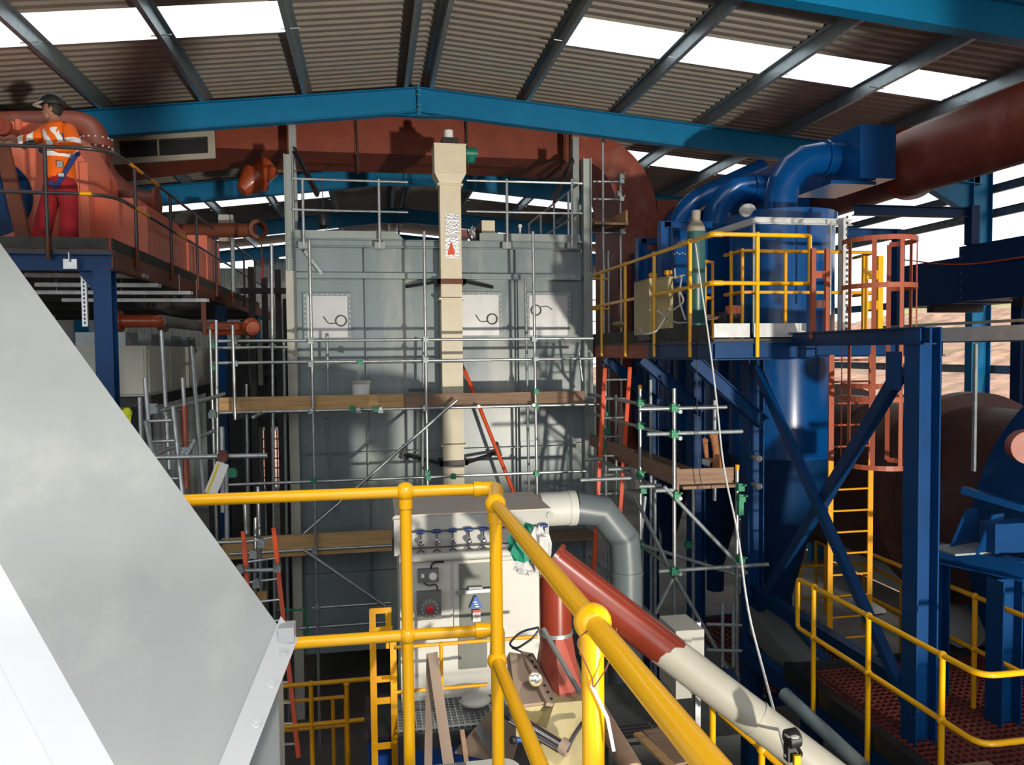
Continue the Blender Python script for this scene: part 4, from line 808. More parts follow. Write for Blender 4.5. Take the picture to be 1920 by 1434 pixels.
# beige cabinets in a row
cz0, cz1 = aY(250, 743, 10.6).z, aY(250, 648, 10.6).z; cx = aY(275, 700, 10.6).x
pl = thing('equipment_plinth', 'dark steel plinth beneath the row of beige cabinets', 'plinth', (cx - .6, 12.5, 0))
M().box((cx - 1.5, 10.7, cz0 - .14), (cx + .02, 15.2, cz0 - .002)).o('plinth_slab', 'black', pl, smooth=False)
for y in (10.9, 15.0):
    for x in (cx - 1.4, cx - .1): M().box((x - .06, y - .06, 0), (x + .06, y + .06, cz0 - .14)).o('leg', 'black', pl, smooth=False)
nm = ('nearest and widest', 'second', 'third', 'farthest')
for k in range(4):
    y0 = 10.6 + k * 1.12 + (.0 if k == 0 else .08); y1 = y0 + (1.02 if k else .95)
    t = thing('electrical_cabinet', nm[k] + ' beige electrical cabinet in the row under the left platform', 'cabinet', (cx - .5, y0, cz0), 'beige cabinets under the platform')
    xo_ = -.03 * (k % 2)
    M().box((cx - 1.2, y0, cz0), (cx + xo_, y1, cz1)).o('cabinet_body', 'primer_beige', t, smooth=False)
    M().box((cx + xo_ + .002, y0 + .06, cz0 + .04), (cx + xo_ + .02, y1 - .06, cz1 - .04)).o('cabinet_door', 'primer_beige', t, smooth=False)
    if k == 0: M().box((cx - 1.15, y0 - .018, cz0 + .03), (cx - .03, y0 - .002, cz1 - .03)).o('front_cover', 'primer_beige', t, smooth=False)
    M().box((cx - .9, y0 + .2, cz1), (cx - .3, y1 - .2, cz1 + .18)).o('cable_box', 'galvanized_dull', t, smooth=False)
# scaffold frames and poles standing under the platform
lf = thing('tube_scaffold', 'loose galvanized scaffold tubes and ladder frame below the beige cabinets', 'scaffold', aY(360, 900, 9.2))
for a, b, Y, Y2 in (((272, 708), (284, 870), 8.4, 8.4), ((262, 745), (266, 850), 8.6, 8.6), ((302, 620), (318, 880), 9.6, 9.2), ((342, 708), (346, 770), 9.3, 9.3), ((359, 650), (382, 930), 9.8, 9.0), ((280, 775), (410, 742), 8.8, 10.4), ((310, 775), (420, 738), 9.2, 10.8), ((290, 852), (400, 808), 8.4, 9.8), ((416, 800), (418, 960), 8.2, 8.2), ((285, 858), (501, 854), 8.15, 8.15), ((324, 762), (346, 960), 8.5, 8.2), ((273, 790), (290, 870), 8.3, 8.1)):
    tubeY(lf, a, b, Y, Y2)
for a, b in (((276, 790), (322, 788)), ((280, 828), (327, 826)), ((312, 897), (338, 897))): tubeY(lf, a, b, 8.35, 8.35, 'rung', r=.016)
tubeY(lf, (345, 760), (350, 915), 8.6, 8.5, 'red_stay', 'red_pipe', .03)
for px, py, Y, mt in ((418, 857, 8.1, 'rust_brown'), (289, 768, 8.7, 'galvanized_dull'), (350, 850, 8.3, 'galvanized_dull'), (399, 778, 10.3, 'galvanized_dull'), (436, 888, 9.5, 'coupler_green')): coupler(lf, aY(px, py, Y), mt, 1.2)
tubeY(lf, (365, 825), (348, 855), 8.3, 8.2, 'tube')
p, q = aY(418, 868, 8.0), aY(395, 925, 8.0); st = thing('printed_panel', 'white and yellow printed panel leaning on a scaffold tube', 'panel', q)
x_, y_, d_ = basis(q - p, V((0, 1, 0))); M().bar(p, q, .12, .02, (0, 1, 0)).o('panel', 'white_paint', st, smooth=False); M().bar(p - V((.035, .012, 0)), q - V((.035, .012, 0)), .02, .006, (0, 1, 0)).o('yellow_stripe', 'sticker_yellow', st, smooth=False)
p = aY(238, 775, 8.2); hv = thing('work_glove', 'bright yellow green glove lying on the tubes beside the chute', 'glove', p); random.seed(2)
M().ell((p.x, 8.2, p.z), .05, .04, .06, 12).o('palm', 'hivis', hv)
for k in range(4): M().tube([(p.x - .03 + .02 * k, 8.19, p.z - .03), (p.x - .05 + .028 * k, 8.17, p.z - .10 + .01 * abs(k - 1.5))], [.012, .009], 8).o('finger', 'hivis', hv)
# ================================================================ the worker
YW = 10.15
ZF = ZD
wk = thing('person', 'person in black hard hat, orange reflective jacket and red trousers leaning on the rail', 'person', (aY(105, 440, YW).x, YW, ZF))
def skin(name, chain, mt, sub=2, par=wk):
    # chain: list of (id, parent id or None, (px, py, Y), radius or (rx, ry))
    vs, es, rad, idx = [], [], [], {}
    for i, (k, par_, (px, py, Y), r) in enumerate(chain):
        idx[k] = i; p = aY(px, py, Y); vs.append(tuple(p - wk.location)); rad.append(r if isinstance(r, tuple) else (r, r))
        if par_ is not None: es.append((idx[par_], i))
    me = bpy.data.meshes.new(name); me.from_pydata(vs, es, []); ob = bpy.data.objects.new(name, me); C.objects.link(ob)
    md = ob.modifiers.new('skin', 'SKIN'); md.use_smooth_shade = True
    for i, r in enumerate(rad): me.skin_vertices[0].data[i].radius = r; me.skin_vertices[0].data[i].use_root = (i == 0)
    ob.modifiers.new('sub', 'SUBSURF').levels = sub
    dg = bpy.context.evaluated_depsgraph_get(); m2 = bpy.data.meshes.new_from_object(ob.evaluated_get(dg)); bpy.data.objects.remove(ob)
    m2.materials.clear(); m2.materials.append(MATS[mt]); m2.shade_smooth()
    o = bpy.data.objects.new(name, m2); C.objects.link(o); o.parent = par; return o
arms = [('ch', None, (108, 252, YW), .12), ('sA', 'ch', (128, 243, YW - .14), .075), ('eA', 'sA', (143, 276, YW - .24), .055), ('wA', 'eA', (92, 277, YW - .52), .042), ('hA', 'wA', (70, 275, YW - .60), .04),
        ('sB', 'ch', (90, 243, YW + .12), .075), ('eB', 'sB', (62, 262, YW + .12), .052), ('wB', 'eB', (30, 264, YW + .02), .04), ('hB', 'wB', (12, 263, YW), .034)]
body = skin('body', [('pe', None, (113, 330, YW), .09), ('wa', 'pe', (113, 300, YW), .09), ('ch', 'wa', (110, 255, YW), .13), ('ne', 'ch', (104, 226, YW), .055), ('he', 'ne', (97, 208, YW), .075), ('sA', 'ch', (128, 243, YW - .14), .06), ('eA', 'sA', (143, 276, YW - .24), .045), ('wA', 'eA', (92, 277, YW - .52), .034), ('pA', 'wA', (72, 275, YW - .58), .036),
                     ('sB', 'ch', (90, 243, YW + .12), .06), ('eB', 'sB', (62, 262, YW + .12), .042), ('wB', 'eB', (30, 264, YW + .02), .032), ('pB', 'wB', (14, 263, YW), .035),
                     ('hpL', 'pe', (100, 338, YW + .05), .07), ('knL', 'hpL', (88, 388, YW + .06), .07), ('anL', 'knL', (78, 436, YW + .08), .05), ('hpR', 'pe', (126, 338, YW - .08), .07), ('knR', 'hpR', (130, 388, YW - .10), .07), ('anR', 'knR', (129, 436, YW - .08), .05)], 'skin')
# head: skull, jaw, nose, ear in one mesh joined to the body colour
hc = aY(98, 205, YW); hm = M().ell((hc.x, hc.y, hc.z), .098, .078, .118, 18); hm.ell((hc.x - .045, hc.y, hc.z - .07), .055, .055, .055, 14); hm.prism([(hc.x - .088, hc.y - .014, hc.z + .0), (hc.x - .122, hc.y, hc.z - .035), (hc.x - .088, hc.y - .014, hc.z - .045)], (0, .028, 0)); hm.ell((hc.x + .012, hc.y - .078, hc.z - .015), .02, .012, .032, 10); hm.ell((hc.x - .088, hc.y - .01, hc.z - .072), .012, .024, .009, 8)
hd = hm.o('head', 'skin', wk)
M().ell((hc.x - .083, hc.y - .035, hc.z + .005), .008, .012, .007, 8).o('eye', 'hair', hd); M().bar((hc.x - .092, hc.y - .055, hc.z + .024), (hc.x - .096, hc.y - .012, hc.z + .026), .01, .008).o('eyebrow', 'hair', hd, smooth=False)
hr_ = M().ell((hc.x + .02, hc.y, hc.z + .012), .094, .084, .112, 16); M_keep = [p for p in hr_.v]; hr_.o('hair', 'hair', hd)
hs = M(); zh = hc.z + .045; prof = [(0, .128), (.0, .128), (.03, .132), (.07, .122), (.11, .09), (.135, .045), (.142, .002)]
hs._lathe(V((0, 0, 0)), V((0, 0, 1)), [(a, r) for a, r in prof], 24, True)
for i, p in enumerate(hs.v): hs.v[i] = V((hc.x + .004 + p.x * 1.12, hc.y + p.y * .96, zh + p.z))
ho = hs.o('hard_hat', 'black', wk)
bm_ = M(); k = 12
a_ = [V((hc.x + .004 + math.cos(t) * .146, hc.y + math.sin(t) * .125, zh + .012)) for t in [math.pi * (.62 + .76 * i / k) for i in range(k + 1)]]; b_ = [V((hc.x - .025 + math.cos(t) * .185, hc.y + math.sin(t) * .112, zh - .012)) for t in [math.pi * (.62 + .76 * i / k) for i in range(k + 1)]]
for i in range(k): bm_.hexa([a_[i], a_[i + 1], b_[i + 1], b_[i]], [p + V((0, 0, .008)) for p in (a_[i], a_[i + 1], b_[i + 1], b_[i])])
bm_.o('hat_brim', 'bag_grey', ho)
jk = skin('jacket', [('pe', None, (114, 346, YW), (.20, .18)), ('hm', 'pe', (113, 322, YW), (.19, .175)), ('wa', 'hm', (113, 292, YW), (.165, .15)), ('ch', 'wa', (111, 262, YW), (.18, .16)), ('nk', 'ch', (106, 238, YW), .11), ('co', 'nk', (107, 226, YW), .082),
                     ('sA', 'ch', (129, 246, YW - .13), .098), ('eA', 'sA', (143, 275, YW - .24), .085), ('wA', 'eA', (100, 277, YW - .50), .058), ('sB', 'ch', (90, 246, YW + .11), .095), ('eB', 'sB', (62, 262, YW + .12), .075), ('wB', 'eB', (30, 264, YW + .02), .052)], 'orange_cloth', 3)
jk.data.materials.append(MATS['reflective']); jk.data.materials.append(MATS['red_trousers'])
def pix(p):
    v_ = p - EYE; z = v_.dot(FWD); return 960 + F * v_.dot(RT) / z, 717 - F * v_.dot(UP) / z
# reflective tape sewn round the jacket: given as body heights and a slant, so it runs right round the garment
zc_ = aY(110, 268, YW).z; xc_ = aY(110, 268, YW).x
for pg in jk.data.polygons:
    p = pg.center + wk.location; dx, dz = p.x - xc_, p.z - zc_
    s1 = dz + dx * 1.5                      # slanting chest tapes
    if -.30 < dx < .16 and -.12 < dz < .14 and p.y < YW - .02 and (abs(s1 + .10) < .055 or abs(s1 - .12) < .055): pg.material_index = 1
    if dx > .09 and abs(dz + .03) < .035 and p.y < YW: pg.material_index = 1
    if abs(dz + .155) < .032 and abs(dx) < .3 and p.y > YW - .3: pg.material_index = 1
    if dx < -.24 and (abs(dx + .33) < .032 or abs(dx + .43) < .032): pg.material_index = 1
tr = skin('trousers', [('pe', None, (114, 322, YW), (.16, .15)), ('ps', 'pe', (114, 336, YW), (.165, .15)), ('hpL', 'ps', (99, 360, YW + .05), .115), ('knL', 'hpL', (88, 394, YW + .06), .105), ('anL', 'knL', (77, 442, YW + .08), .115), ('fL', 'anL', (76, 453, YW + .08), .112), ('hpR', 'ps', (128, 360, YW - .08), .12), ('knR', 'hpR', (130, 394, YW - .10), .105), ('anR', 'knR', (129, 442, YW - .08), .115), ('fR', 'anR', (129, 453, YW - .08), .112)], 'red_trousers', 2)
for px, dy in ((76, .08), (127, -.08)):
    a = aY(px, 440, YW + dy); M().ell((a.x - .05, a.y, ZF + .045), .14, .055, .045, 12).o('boot', 'black', wk)
# gloved hand on the rail: palm and five fingers curling over it
def hand(base, dirx, mt, name, curl):
    b = V(base); h = M(); h.ell((b.x + dirx * .04, b.y, b.z), .05, .03, .04, 12)
    for k in range(4):
        y = b.y - .030 + k * .020; L = (.055, .065, .062, .05)[k]; x = b.x + dirx * .075
        h.tube([(x, y, b.z + .012), (x + dirx * L * .5, y, b.z + .012 - curl * .012), (x + dirx * L * .8, y, b.z + .01 - curl * .035), (x + dirx * L * .85, y, b.z - curl * .06)], [.0115, .0105, .0095, .008], 8)
    h.tube([(b.x + dirx * .02, b.y - .03, b.z), (b.x + dirx * .05, b.y - .055, b.z - .012), (b.x + dirx * .08, b.y - .06, b.z - .02)], [.013, .012, .009], 8)
    return h.o(name, mt, wk)
hA = aY(76, 273, YW - .62); hand((hA.x, yr + .03, zt_r + .035), -1, 'black', 'gloved_hand', 1.0); hB = aY(20, 263, YW); hand((hB.x, hB.y, hB.z), -1, 'skin', 'hand', .5)
# harness
hz = aY(110, 285, YW).z; hx = aY(112, 285, YW).x
M().tube([(hx + .2 * math.cos(t), YW + .185 * math.sin(t), hz) for t in [2 * math.pi * i / 20 for i in range(20)]], .022, 8, closed=True).o('harness_belt', 'harness_blue', wk)
for px0, py0, px1, py1 in ((142, 292, 104, 352), (92, 340, 104, 352), (120, 250, 130, 288)):
    a, b = aY(px0, py0, YW - .22), aY(px1, py1, YW - .19); M().bar(a, b, .05, .012, (0, -1, 0)).o('harness_strap', 'harness_blue', wk, smooth=False)
a = aY(113, 307, YW - .23); M().box((a.x - .03, a.y - .02, a.z - .04), (a.x + .03, a.y + .02, a.z + .03)).o('harness_hook', 'galvanized', wk, smooth=False); a = aY(115, 328, YW - .23); M().box((a.x - .03, a.y - .01, a.z - .02), (a.x + .03, a.y + .01, a.z + .02)).o('buckle', 'galvanized', wk, smooth=False)
# ================================================================ blue cyclone plant at the right
XQ, YQ = 3.74, 8.1; ZQ = 6.12; ZQT, ZQM = 7.27, 6.73; XB = 4.72
cp = thing('cyclone_platform', 'blue steel platform carrying the cyclones at the right', 'platform', (5.2, 9.5, 0))
M().box((XQ + .03, YQ + .03, ZQ - .05), (7.4, 13.3, ZQ - .01)).o('deck', 'dark_steel', cp, smooth=False)
M().ibeam((XQ + .04, YQ, ZQ - .15), (XQ + .04, 10.2, ZQ - .15), .20, .1).o('edge_beam', 'steel_blue', cp, smooth=False); M().chan((XQ + .04, 10.21, ZQ - .15), (XQ + .04, 13.3, ZQ - .15), .20, .08).o('edge_beam', 'red_oxide', cp, smooth=False)
M().ibeam((XQ, YQ + .05, ZQ - .15), (XB + .3, YQ + .05, ZQ - .15), .20, .1).o('edge_beam', 'steel_blue', cp, smooth=False)
M().ibeam((XB, 5.9, 6.095), (XB, 9.2, 6.095), .155, .12).o('side_beam', 'navy', cp, smooth=False)
for a, b in ((XQ + .02, aY(1406, 600, YQ).x), (aY(1414, 600, YQ).x, aY(1512, 600, YQ).x)): M().box((a, YQ + .0, ZQ + .005), (b, YQ + .02, ZQ + .16)).o('toe_plate', 'zinc_bright', cp, smooth=False)
for a, b, mt in ((8.2, 8.95, 'toe_board'), (9.0, 9.95, 'toe_board'), (10.0, 11.3, 'toe_board'), (11.35, 12.9, 'toe_board')): M().box((XQ + .02, a, ZQ - .02), (XQ + .04, b, ZQ + .15)).o('toe_plate', mt, cp, smooth=False)
for y in (8.9, 10.7, 12.5):
    M().ibeam((XQ + .12, y, ZQ - .26), (XB + .06, y, ZQ - 1.05), .16, .14).o('knee_brace', 'steel_blue', cp, smooth=False); M().ibeam((XQ + .06, y, ZQ - .15), (7.3, y, ZQ - .15), .18, .1).o('floor_beam', 'steel_blue', cp, smooth=False)
def ucol(x, y, z0, z1, s, par, mt, name='column'):
    m = M(); t = .014
    for k in (-1, 1): m.box((x + k * (s / 2) - t / 2, y - s / 2, z0), (x + k * (s / 2) + t / 2, y + s / 2, z1))
    m.box((x - s / 2, y - t / 2, z0), (x + s / 2, y + t / 2, z1)); return m.o(name, mt, par, smooth=False)
for y in (9.14, 10.9, 12.8): ucol(XB + .05, y, 0, ZQ - .05, .2, cp, 'steel_blue')
ucol(XB + .07, 6.08, 0, 6.17, .2, cp, 'steel_blue'); ucol(7.3, 9.14, 0, ZQ - .1, .2, cp, 'navy'); ucol(7.3, 12.8, 0, ZQ - .1, .2, cp, 'navy')
a, b = aX(1418, 690, XB), aX(1712, 1340, XB); M().bar(a, b, .09, .09).o('cross_brace', 'steel_blue', cp, smooth=False); a, b = aX(1690, 695, XB + .08), aX(1412, 1158, XB + .08); M().bar(a, b, .09, .12).o('cross_brace', 'navy', cp, smooth=False)
a = aX(1690, 680, XB - .02); M().box((XB - .03, a.y - .0, a.z - .25), (XB - .015, a.y + .2, a.z + .1)).o('gusset_plate', 'steel_blue', cp, smooth=False)
z = aX(1550, 1165, XB).z; M().ibeam((XB + .05, 6.1, z - .2), (XB + .05, 9.1, z - .2), .16, .12).o('tie_beam', 'navy', cp, smooth=False)
# ---- yellow railing round the platform
r2 = thing('platform_guard_rail', 'yellow guard rail along the edge of the cyclone platform', 'railing', (XQ, YQ, ZQ))
xe = 4.9
for z in (ZQT, ZQM): M().tube(fillet([(XQ, 13.5, z), (XQ, YQ, z), (xe, YQ, z)], .09, 5), .024, 12).o('rail', 'yellow', r2)
M().tube(fillet([(xe - .03, YQ, ZQT), (xe + .02, YQ, ZQT), (xe + .02, YQ, ZQM), (xe - .03, YQ, ZQM)], .06, 5), .024, 12).o('end_loop', 'yellow', r2)
for x, y in ((4.28, YQ), (XQ, 8.71), (XQ, 9.9), (XQ, 11.1), (XQ, 12.31), (XQ, 13.45)):
    M().tube([(x, y, ZQ - .22), (x, y, ZQT)], .024, 12).o('post', 'yellow', r2)
    for z in (ZQT, ZQM): M().ball((x, y, z), .036, 12).o('ball_joint', 'yellow', r2)
for z in (ZQT, ZQM):
    M().tube([(XQ, 13.47, z), (XQ + .5, 13.47, z)], .022, 10).o('rail', 'yellow', r2); M().tube([(XQ, YQ + .12, z), (XQ, YQ + .02, z), (XQ + .02, YQ, z), (XQ + .12, YQ, z)], .031, 12).o('elbow_fitting', 'yellow', r2)
r3 = thing('inner_guard_rail', 'yellow guard rail close in front of the blue cyclone vessel', 'railing', aY(1470, 605, 9.15))
Yi = 9.15; zi1, zi2 = aY(1473, 471, Yi).z, aY(1473, 548, Yi).z; xi0, xi1 = aY(1392, 471, Yi).x, aY(1640, 471, Yi).x
for z in (zi1, zi2): M().tube(fillet([(xi0, Yi + .5, z), (xi0, Yi, z), (xi1, Yi, z), (xi1 + .1, Yi + .6, z)], .1, 5), .022, 10).o('rail', 'yellow_dull', r3)
for x, y in ((xi0, Yi), (xi0 - .03, Yi + .25), (aY(1473, 471, Yi).x, Yi), (xi1, Yi)):
    M().tube([(x, y, ZQ - .02), (x, y, zi1)], .022, 10).o('post', 'yellow_dull', r3)
    for z in (zi1, zi2): M().ball((x, y, z), .032, 10).o('ball_joint', 'yellow_dull', r3)
r4 = thing('rail_stub', 'narrow yellow rail stub seen end on beside the gas bottle', 'railing', aY(1330, 600, 9.4))
za, zb_ = aY(1330, 490, 9.4).z, aY(1330, 558, 9.4).z
for px, y in ((1322, 9.4), (1336, 9.55)):
    x = aY(px, 520, y).x; M().tube([(x, y, ZQ - .02), (x, y, za)], .02, 10).o('post', 'yellow_dull', r4)
for z in (za, zb_): a, b = aY(1322, 520, 9.4), aY(1336, 520, 9.55); M().tube([(a.x, a.y, z), (b.x, b.y, z)], .024, 10).o('rail', 'yellow_dull', r4)
# ---- cyclones
for i, (cy, lab) in enumerate(((10.6, 'large glossy blue cyclone vessel nearest the camera on the platform'), (12.8, 'second blue cyclone vessel half hidden behind the first'), (15.0, 'third blue cyclone vessel beyond the others'))):
    cx_ = 5.97; r_ = .745
    t = thing('cyclone', lab, 'vessel', (cx_, cy, 0), 'blue cyclones in a row')
    zl0 = aY(1465, 412, 10.6 - .7).z; zl1 = zl0 + .17
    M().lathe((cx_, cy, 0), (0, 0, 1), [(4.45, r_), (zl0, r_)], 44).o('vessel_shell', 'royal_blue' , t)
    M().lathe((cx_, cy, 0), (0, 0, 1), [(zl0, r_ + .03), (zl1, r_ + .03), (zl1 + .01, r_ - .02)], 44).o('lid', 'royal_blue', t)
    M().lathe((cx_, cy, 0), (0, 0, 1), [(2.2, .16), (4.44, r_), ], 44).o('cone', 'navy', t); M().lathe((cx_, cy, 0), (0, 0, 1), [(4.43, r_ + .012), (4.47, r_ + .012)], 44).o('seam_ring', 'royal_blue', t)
    M().lathe((cx_, cy, 0), (0, 0, 1), [(1.7, .15), (2.2, .15)], 24).o('dust_outlet', 'navy', t)
    zc = aY(1545, 297, 10.6).z; re = .235
    path = [V((cx_, cy, zl1))] + arc((cx_ + .62, cy, zc - .62), (-1, 0, 0), (0, 0, 1), .62, 0, math.pi / 2, 4) + [V((cx_ + .85, cy, zc))]
    M().tube(path, re, 26, caps=False).o('elbow', 'royal_blue', t, ang=16)
    M().lathe((cx_ + .66, cy, zc), (1, 0, 0), [(0, re + .04), (.03, re + .04)], 26).o('elbow_flange', 'royal_blue', t); M().lathe((cx_, cy, zl1), (0, 0, 1), [(.02, re + .04), (.05, re + .04)], 26).o('elbow_flange', 'royal_blue', t)
    x0 = cx_ + .84; s = .56
    M().box((x0, cy - .65, zc - .42), (x0 + s, cy + .62, zc + .32)).o('outlet_box', 'royal_blue', t, smooth=False)
    M().box((x0 - .35, cy - .5, zc - .48), (x0 + s - .2, cy + .5, zc - .43)).o('outlet_shelf', 'royal_blue', t, smooth=False)
    if i == 0:
        p = aY(1405, 388, 10.25); M().ell((p.x, 10.3, zl1 + .02), .12, .12, .1, 14).o('lamp_dome', 'white_paint', t)
# flat blue casing and frames left of the cyclones
fc = thing('filter_casing', 'flat blue plated casing with outside steel frame left of the cyclone', 'casing', aY(1300, 610, 11.5))
p, q = aY(1262, 430, 11.4), aY(1372, 430, 11.4); zt_ = aY(1300, 418, 11.4).z; M().box((p.x, 11.4, ZQ), (q.x, 11.75, zt_)).o('casing', 'royal_blue', fc, smooth=False)
for px, Y, yt in ((1246, 11.0, 415), (1203, 12.6, 446)):
    a = aY(px, yt, Y); ucol(a.x, Y, ZQ, a.z, .16, fc, 'royal_blue', 'frame_post')
    for py in (yt + 6, yt + 130 if Y < 12 else yt + 100): z = aY(px, py, Y).z; M().ibeam((a.x, Y, z), (a.x + .75, Y, z), .1, .1).o('frame_beam', 'royal_blue', fc, smooth=False)
a = aY(1270, 378, 13.2); M().tube(fillet([aY(1255, 470, 13.4), aY(1285, 385, 13.4), aY(1430, 318, 13.6)], .7, 8), .2, 18).o('side_duct', 'royal_blue', fc)
b = M()
for k in range(6): pp_ = aY(1264 + k * 5, 476 - (k % 2) * 2, 11.39); b.lathe(pp_, (0, -1, 0), [(0, .014), (.01, .014)], 6)
b.o('bolt_row', 'galvanized', fc)
# ---- gas bottle, machine and bin on the deck
gx = aY(1305, 500, 9.0); gb_ = thing('gas_bottle', 'tall green gas bottle with pale shoulder chained to the yellow rail', 'gas bottle', (gx.x, 9.0, ZQ))
zs = aY(1305, 430, 9.0).z; M().lathe((gx.x, 9.0, ZQ), (0, 0, 1), [(0, .1), (.02, .112), (zs - ZQ - .03, .112)], 22).o('cylinder', 'bottle_green', gb_); M().lathe((gx.x, 9.0, zs - .03), (0, 0, 1), [(0, .113), (.06, .105), (.12, .07), (.15, .045)], 22).o('shoulder', 'bottle_top', gb_); M().lathe((gx.x, 9.0, zs + .11), (0, 0, 1), [(0, .05), (.1, .055), (.12, .05)], 16).o('valve_cap', 'bottle_top', gb_)
p, q = aY(1217, 522, 9.9), aY(1262, 605, 9.9); wm = thing('welding_set', 'khaki welding set with yellow caps behind the guard rail', 'machine', (p.x, 10, ZQ))
M().box((p.x, 9.9, ZQ + .08), (q.x, 10.5, p.z)).o('body', 'machine_cream', wm, smooth=False); M().box((q.x + .003, 9.95, ZQ + .1), (q.x + .16, 10.4, p.z - .1)).o('side_vent', 'dark_steel', wm, smooth=False); M().prism([(p.x - .02, 9.88, p.z), (q.x + .05, 9.88, p.z), (q.x + .2, 9.88, p.z + .06), (q.x, 9.88, p.z + .03)], (0, .6, 0)).o('lid', 'machine_cream', wm, smooth=False)
for px, py in ((1224, 517), (1253, 512)):
    c = aY(px, py, 10.0); M().lathe((c.x, 10.0, c.z - .05), (0, 0, 1), [(0, .03), (.03, .03), (.03, .055), (.08, .055), (.09, .04)], 14).o('yellow_cap', 'yellow_dull', wm)
for x in (p.x + .04, q.x - .04): M().box((x - .02, 9.95, ZQ), (x + .02, 10.4, ZQ + .08)).o('foot', 'dark_steel', wm, smooth=False)

for hlab, pts in zip(('pale hose drooping over the kick board before the welding set', 'pale hose crossing low at the foot of the welding set', 'thin pale hose hanging down right of the welding set', 'short upright pale tube at the welding set lid'), (((1200, 615, 9.0), (1205, 628, 8.6), (1230, 622, 8.4), (1250, 590, 9.4), (1285, 565, 9.6), (1270, 540, 9.7)), ((1232, 582, 9.7), (1265, 606, 9.5), (1290, 605, 9.2)), ((1278, 520, 9.7), (1272, 560, 9.6), (1285, 600, 9.4)), ((1265, 503, 9.8), (1266, 520, 9.8)))):
    tag(M().tube(fillet([aY(*p) for p in pts], .12, 5), .012, 8).o('pale_hose', 'bag_grey'), hlab, 'hose', 'pale hoses before the welding set')
p = aY(1374, 580, 9.6); bn = thing('waste_bin', 'black ribbed bin with pink tub on top beside the cyclone', 'bin', (p.x, 9.6, ZQ))
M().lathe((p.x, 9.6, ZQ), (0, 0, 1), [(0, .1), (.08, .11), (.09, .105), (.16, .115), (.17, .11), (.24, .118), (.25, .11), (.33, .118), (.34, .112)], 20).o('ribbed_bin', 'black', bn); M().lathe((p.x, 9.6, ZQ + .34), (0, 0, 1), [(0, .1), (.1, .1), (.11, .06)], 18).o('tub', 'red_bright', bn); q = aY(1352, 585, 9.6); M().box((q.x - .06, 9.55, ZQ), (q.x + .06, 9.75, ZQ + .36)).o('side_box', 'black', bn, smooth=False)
random.seed(3)
for k in range(9): a = aY(1300 + random.uniform(0, 14), 588 + k * 1.8, 9.3); M().bar(a, a + V((.26, random.uniform(-.1, .1), random.uniform(-.07, .05))), .025, .015).o('timber_strip', 'wood_worn', smooth=False); tag(bpy.data.objects[-1] if False else C.objects[-1], 'short thin timber strip in the loose pile on the platform deck', 'timber', 'timber strips on the platform deck')
p = aY(1162, 608, 12.2); tag(M().ell((p.x, 12.2, p.z), .14, .08, .05, 12).o('green_sack', 'grass_earth'), 'small green sack lying on the platform kick board', 'sack')
# ---- galvanized strut canopy
sc_ = thing('strut_frame', 'bright galvanized strut frame round the top of the cyclone vessel', 'frame', aY(1412, 600, 9.0))
a = aY(1412, 414, 9.2); b = aY(1595, 414, 9.2); z = a.z
M().chan((a.x, 9.2, z), (b.x, 9.2, z), .085, .05).o('front_strut', 'zinc_bright', sc_, smooth=False); M().chan((a.x, 9.2, z), (a.x - .12, 11.6, z), .085, .05).o('side_strut', 'zinc_bright', sc_, smooth=False)
M().tube([(a.x + .01, 9.2, z - .03), (a.x + .01, 9.2, ZQ)], .018, 8).o('strut_post', 'galvanized', sc_)
p = aY(1583, 420, 9.1); M().chan((p.x, 9.1, ZQ - .05), (p.x, 9.1, z + .05), .12, .05, (0, 1, 0)).o('upright_channel', 'zinc_bright', sc_, smooth=False); p = aY(1558, 420, 9.1); M().tube([(p.x, 9.1, ZQ + .3), (p.x, 9.1, z)], .012, 8).o('drop_rod', 'galvanized', sc_)
m = M()
for k in range(20): zz_ = ZQ + .1 + k * .075; q = aY(1583, 420, 9.1); m.box((q.x - .012, 9.03, zz_), (q.x + .012, 9.04, zz_ + .035))
m.o('slot_row', 'dark_steel', sc_, smooth=False)
# ---- caged ladder
lx, ly = 5.12, 7.6
cl = thing('caged_ladder', 'yellow ladder with red hooped safety cage rising to the platform', 'ladder', (lx, ly, 1.6))
zc0 = aY(1610, 865, 7.6).z; x0, x1 = 4.88, 5.36; zlt = aY(1635, 470, 7.6).z; zlb = aY(1560, 1218, 7.6).z
for x in (x0, x1): M().box((x - .03, ly - .008, zlb), (x + .03, ly + .008, zc0 + .02)).o('stile', 'yellow_dull', cl, smooth=False)
for x in (x0, x1): M().box((x - .03, ly - .008, zc0 + .021), (x + .03, ly + .008, ZQ - .2)).o('upper_stile', 'cage_red', cl, smooth=False)
for k in range(15): z = zlb + .12 + k * .235; M().tube([(x0, ly, z), (x1, ly, z)], .011, 8).o('rung', 'yellow_dull' if z < zc0 else 'cage_red', cl)
cyc = ly - .36; rc = .36; cxm_ = lx + .1
def hoop(z): return [(cxm_ + rc * 1.0 * math.sin(t), cyc + .05 - rc * math.cos(t), z) for t in [-2.25 + 4.5 * k / 22 for k in range(23)]]
hz_ = [zc0 + .02, zc0 + .85, aY(1610, 745, 7.4).z, aY(1610, 540, 7.4).z, aY(1610, 455, 7.4).z]
for z in hz_:
    m = M(); h = hoop(z)
    for a, b in zip(h[:-1], h[1:]): m.bar(a, b, .008, .05)
    m.o('cage_hoop', 'cage_red', cl, smooth=False)
for k in range(7):
    t = -2.25 + 4.5 * k / 6; x, y = cxm_ + (rc - .006) * math.sin(t), cyc + .05 - (rc - .006) * math.cos(t)
    M().bar((x, y, hz_[0]), (x, y, hz_[-1]), .045, .007, (math.sin(t), -math.cos(t), 0)).o('cage_bar', 'cage_red', cl, smooth=False)
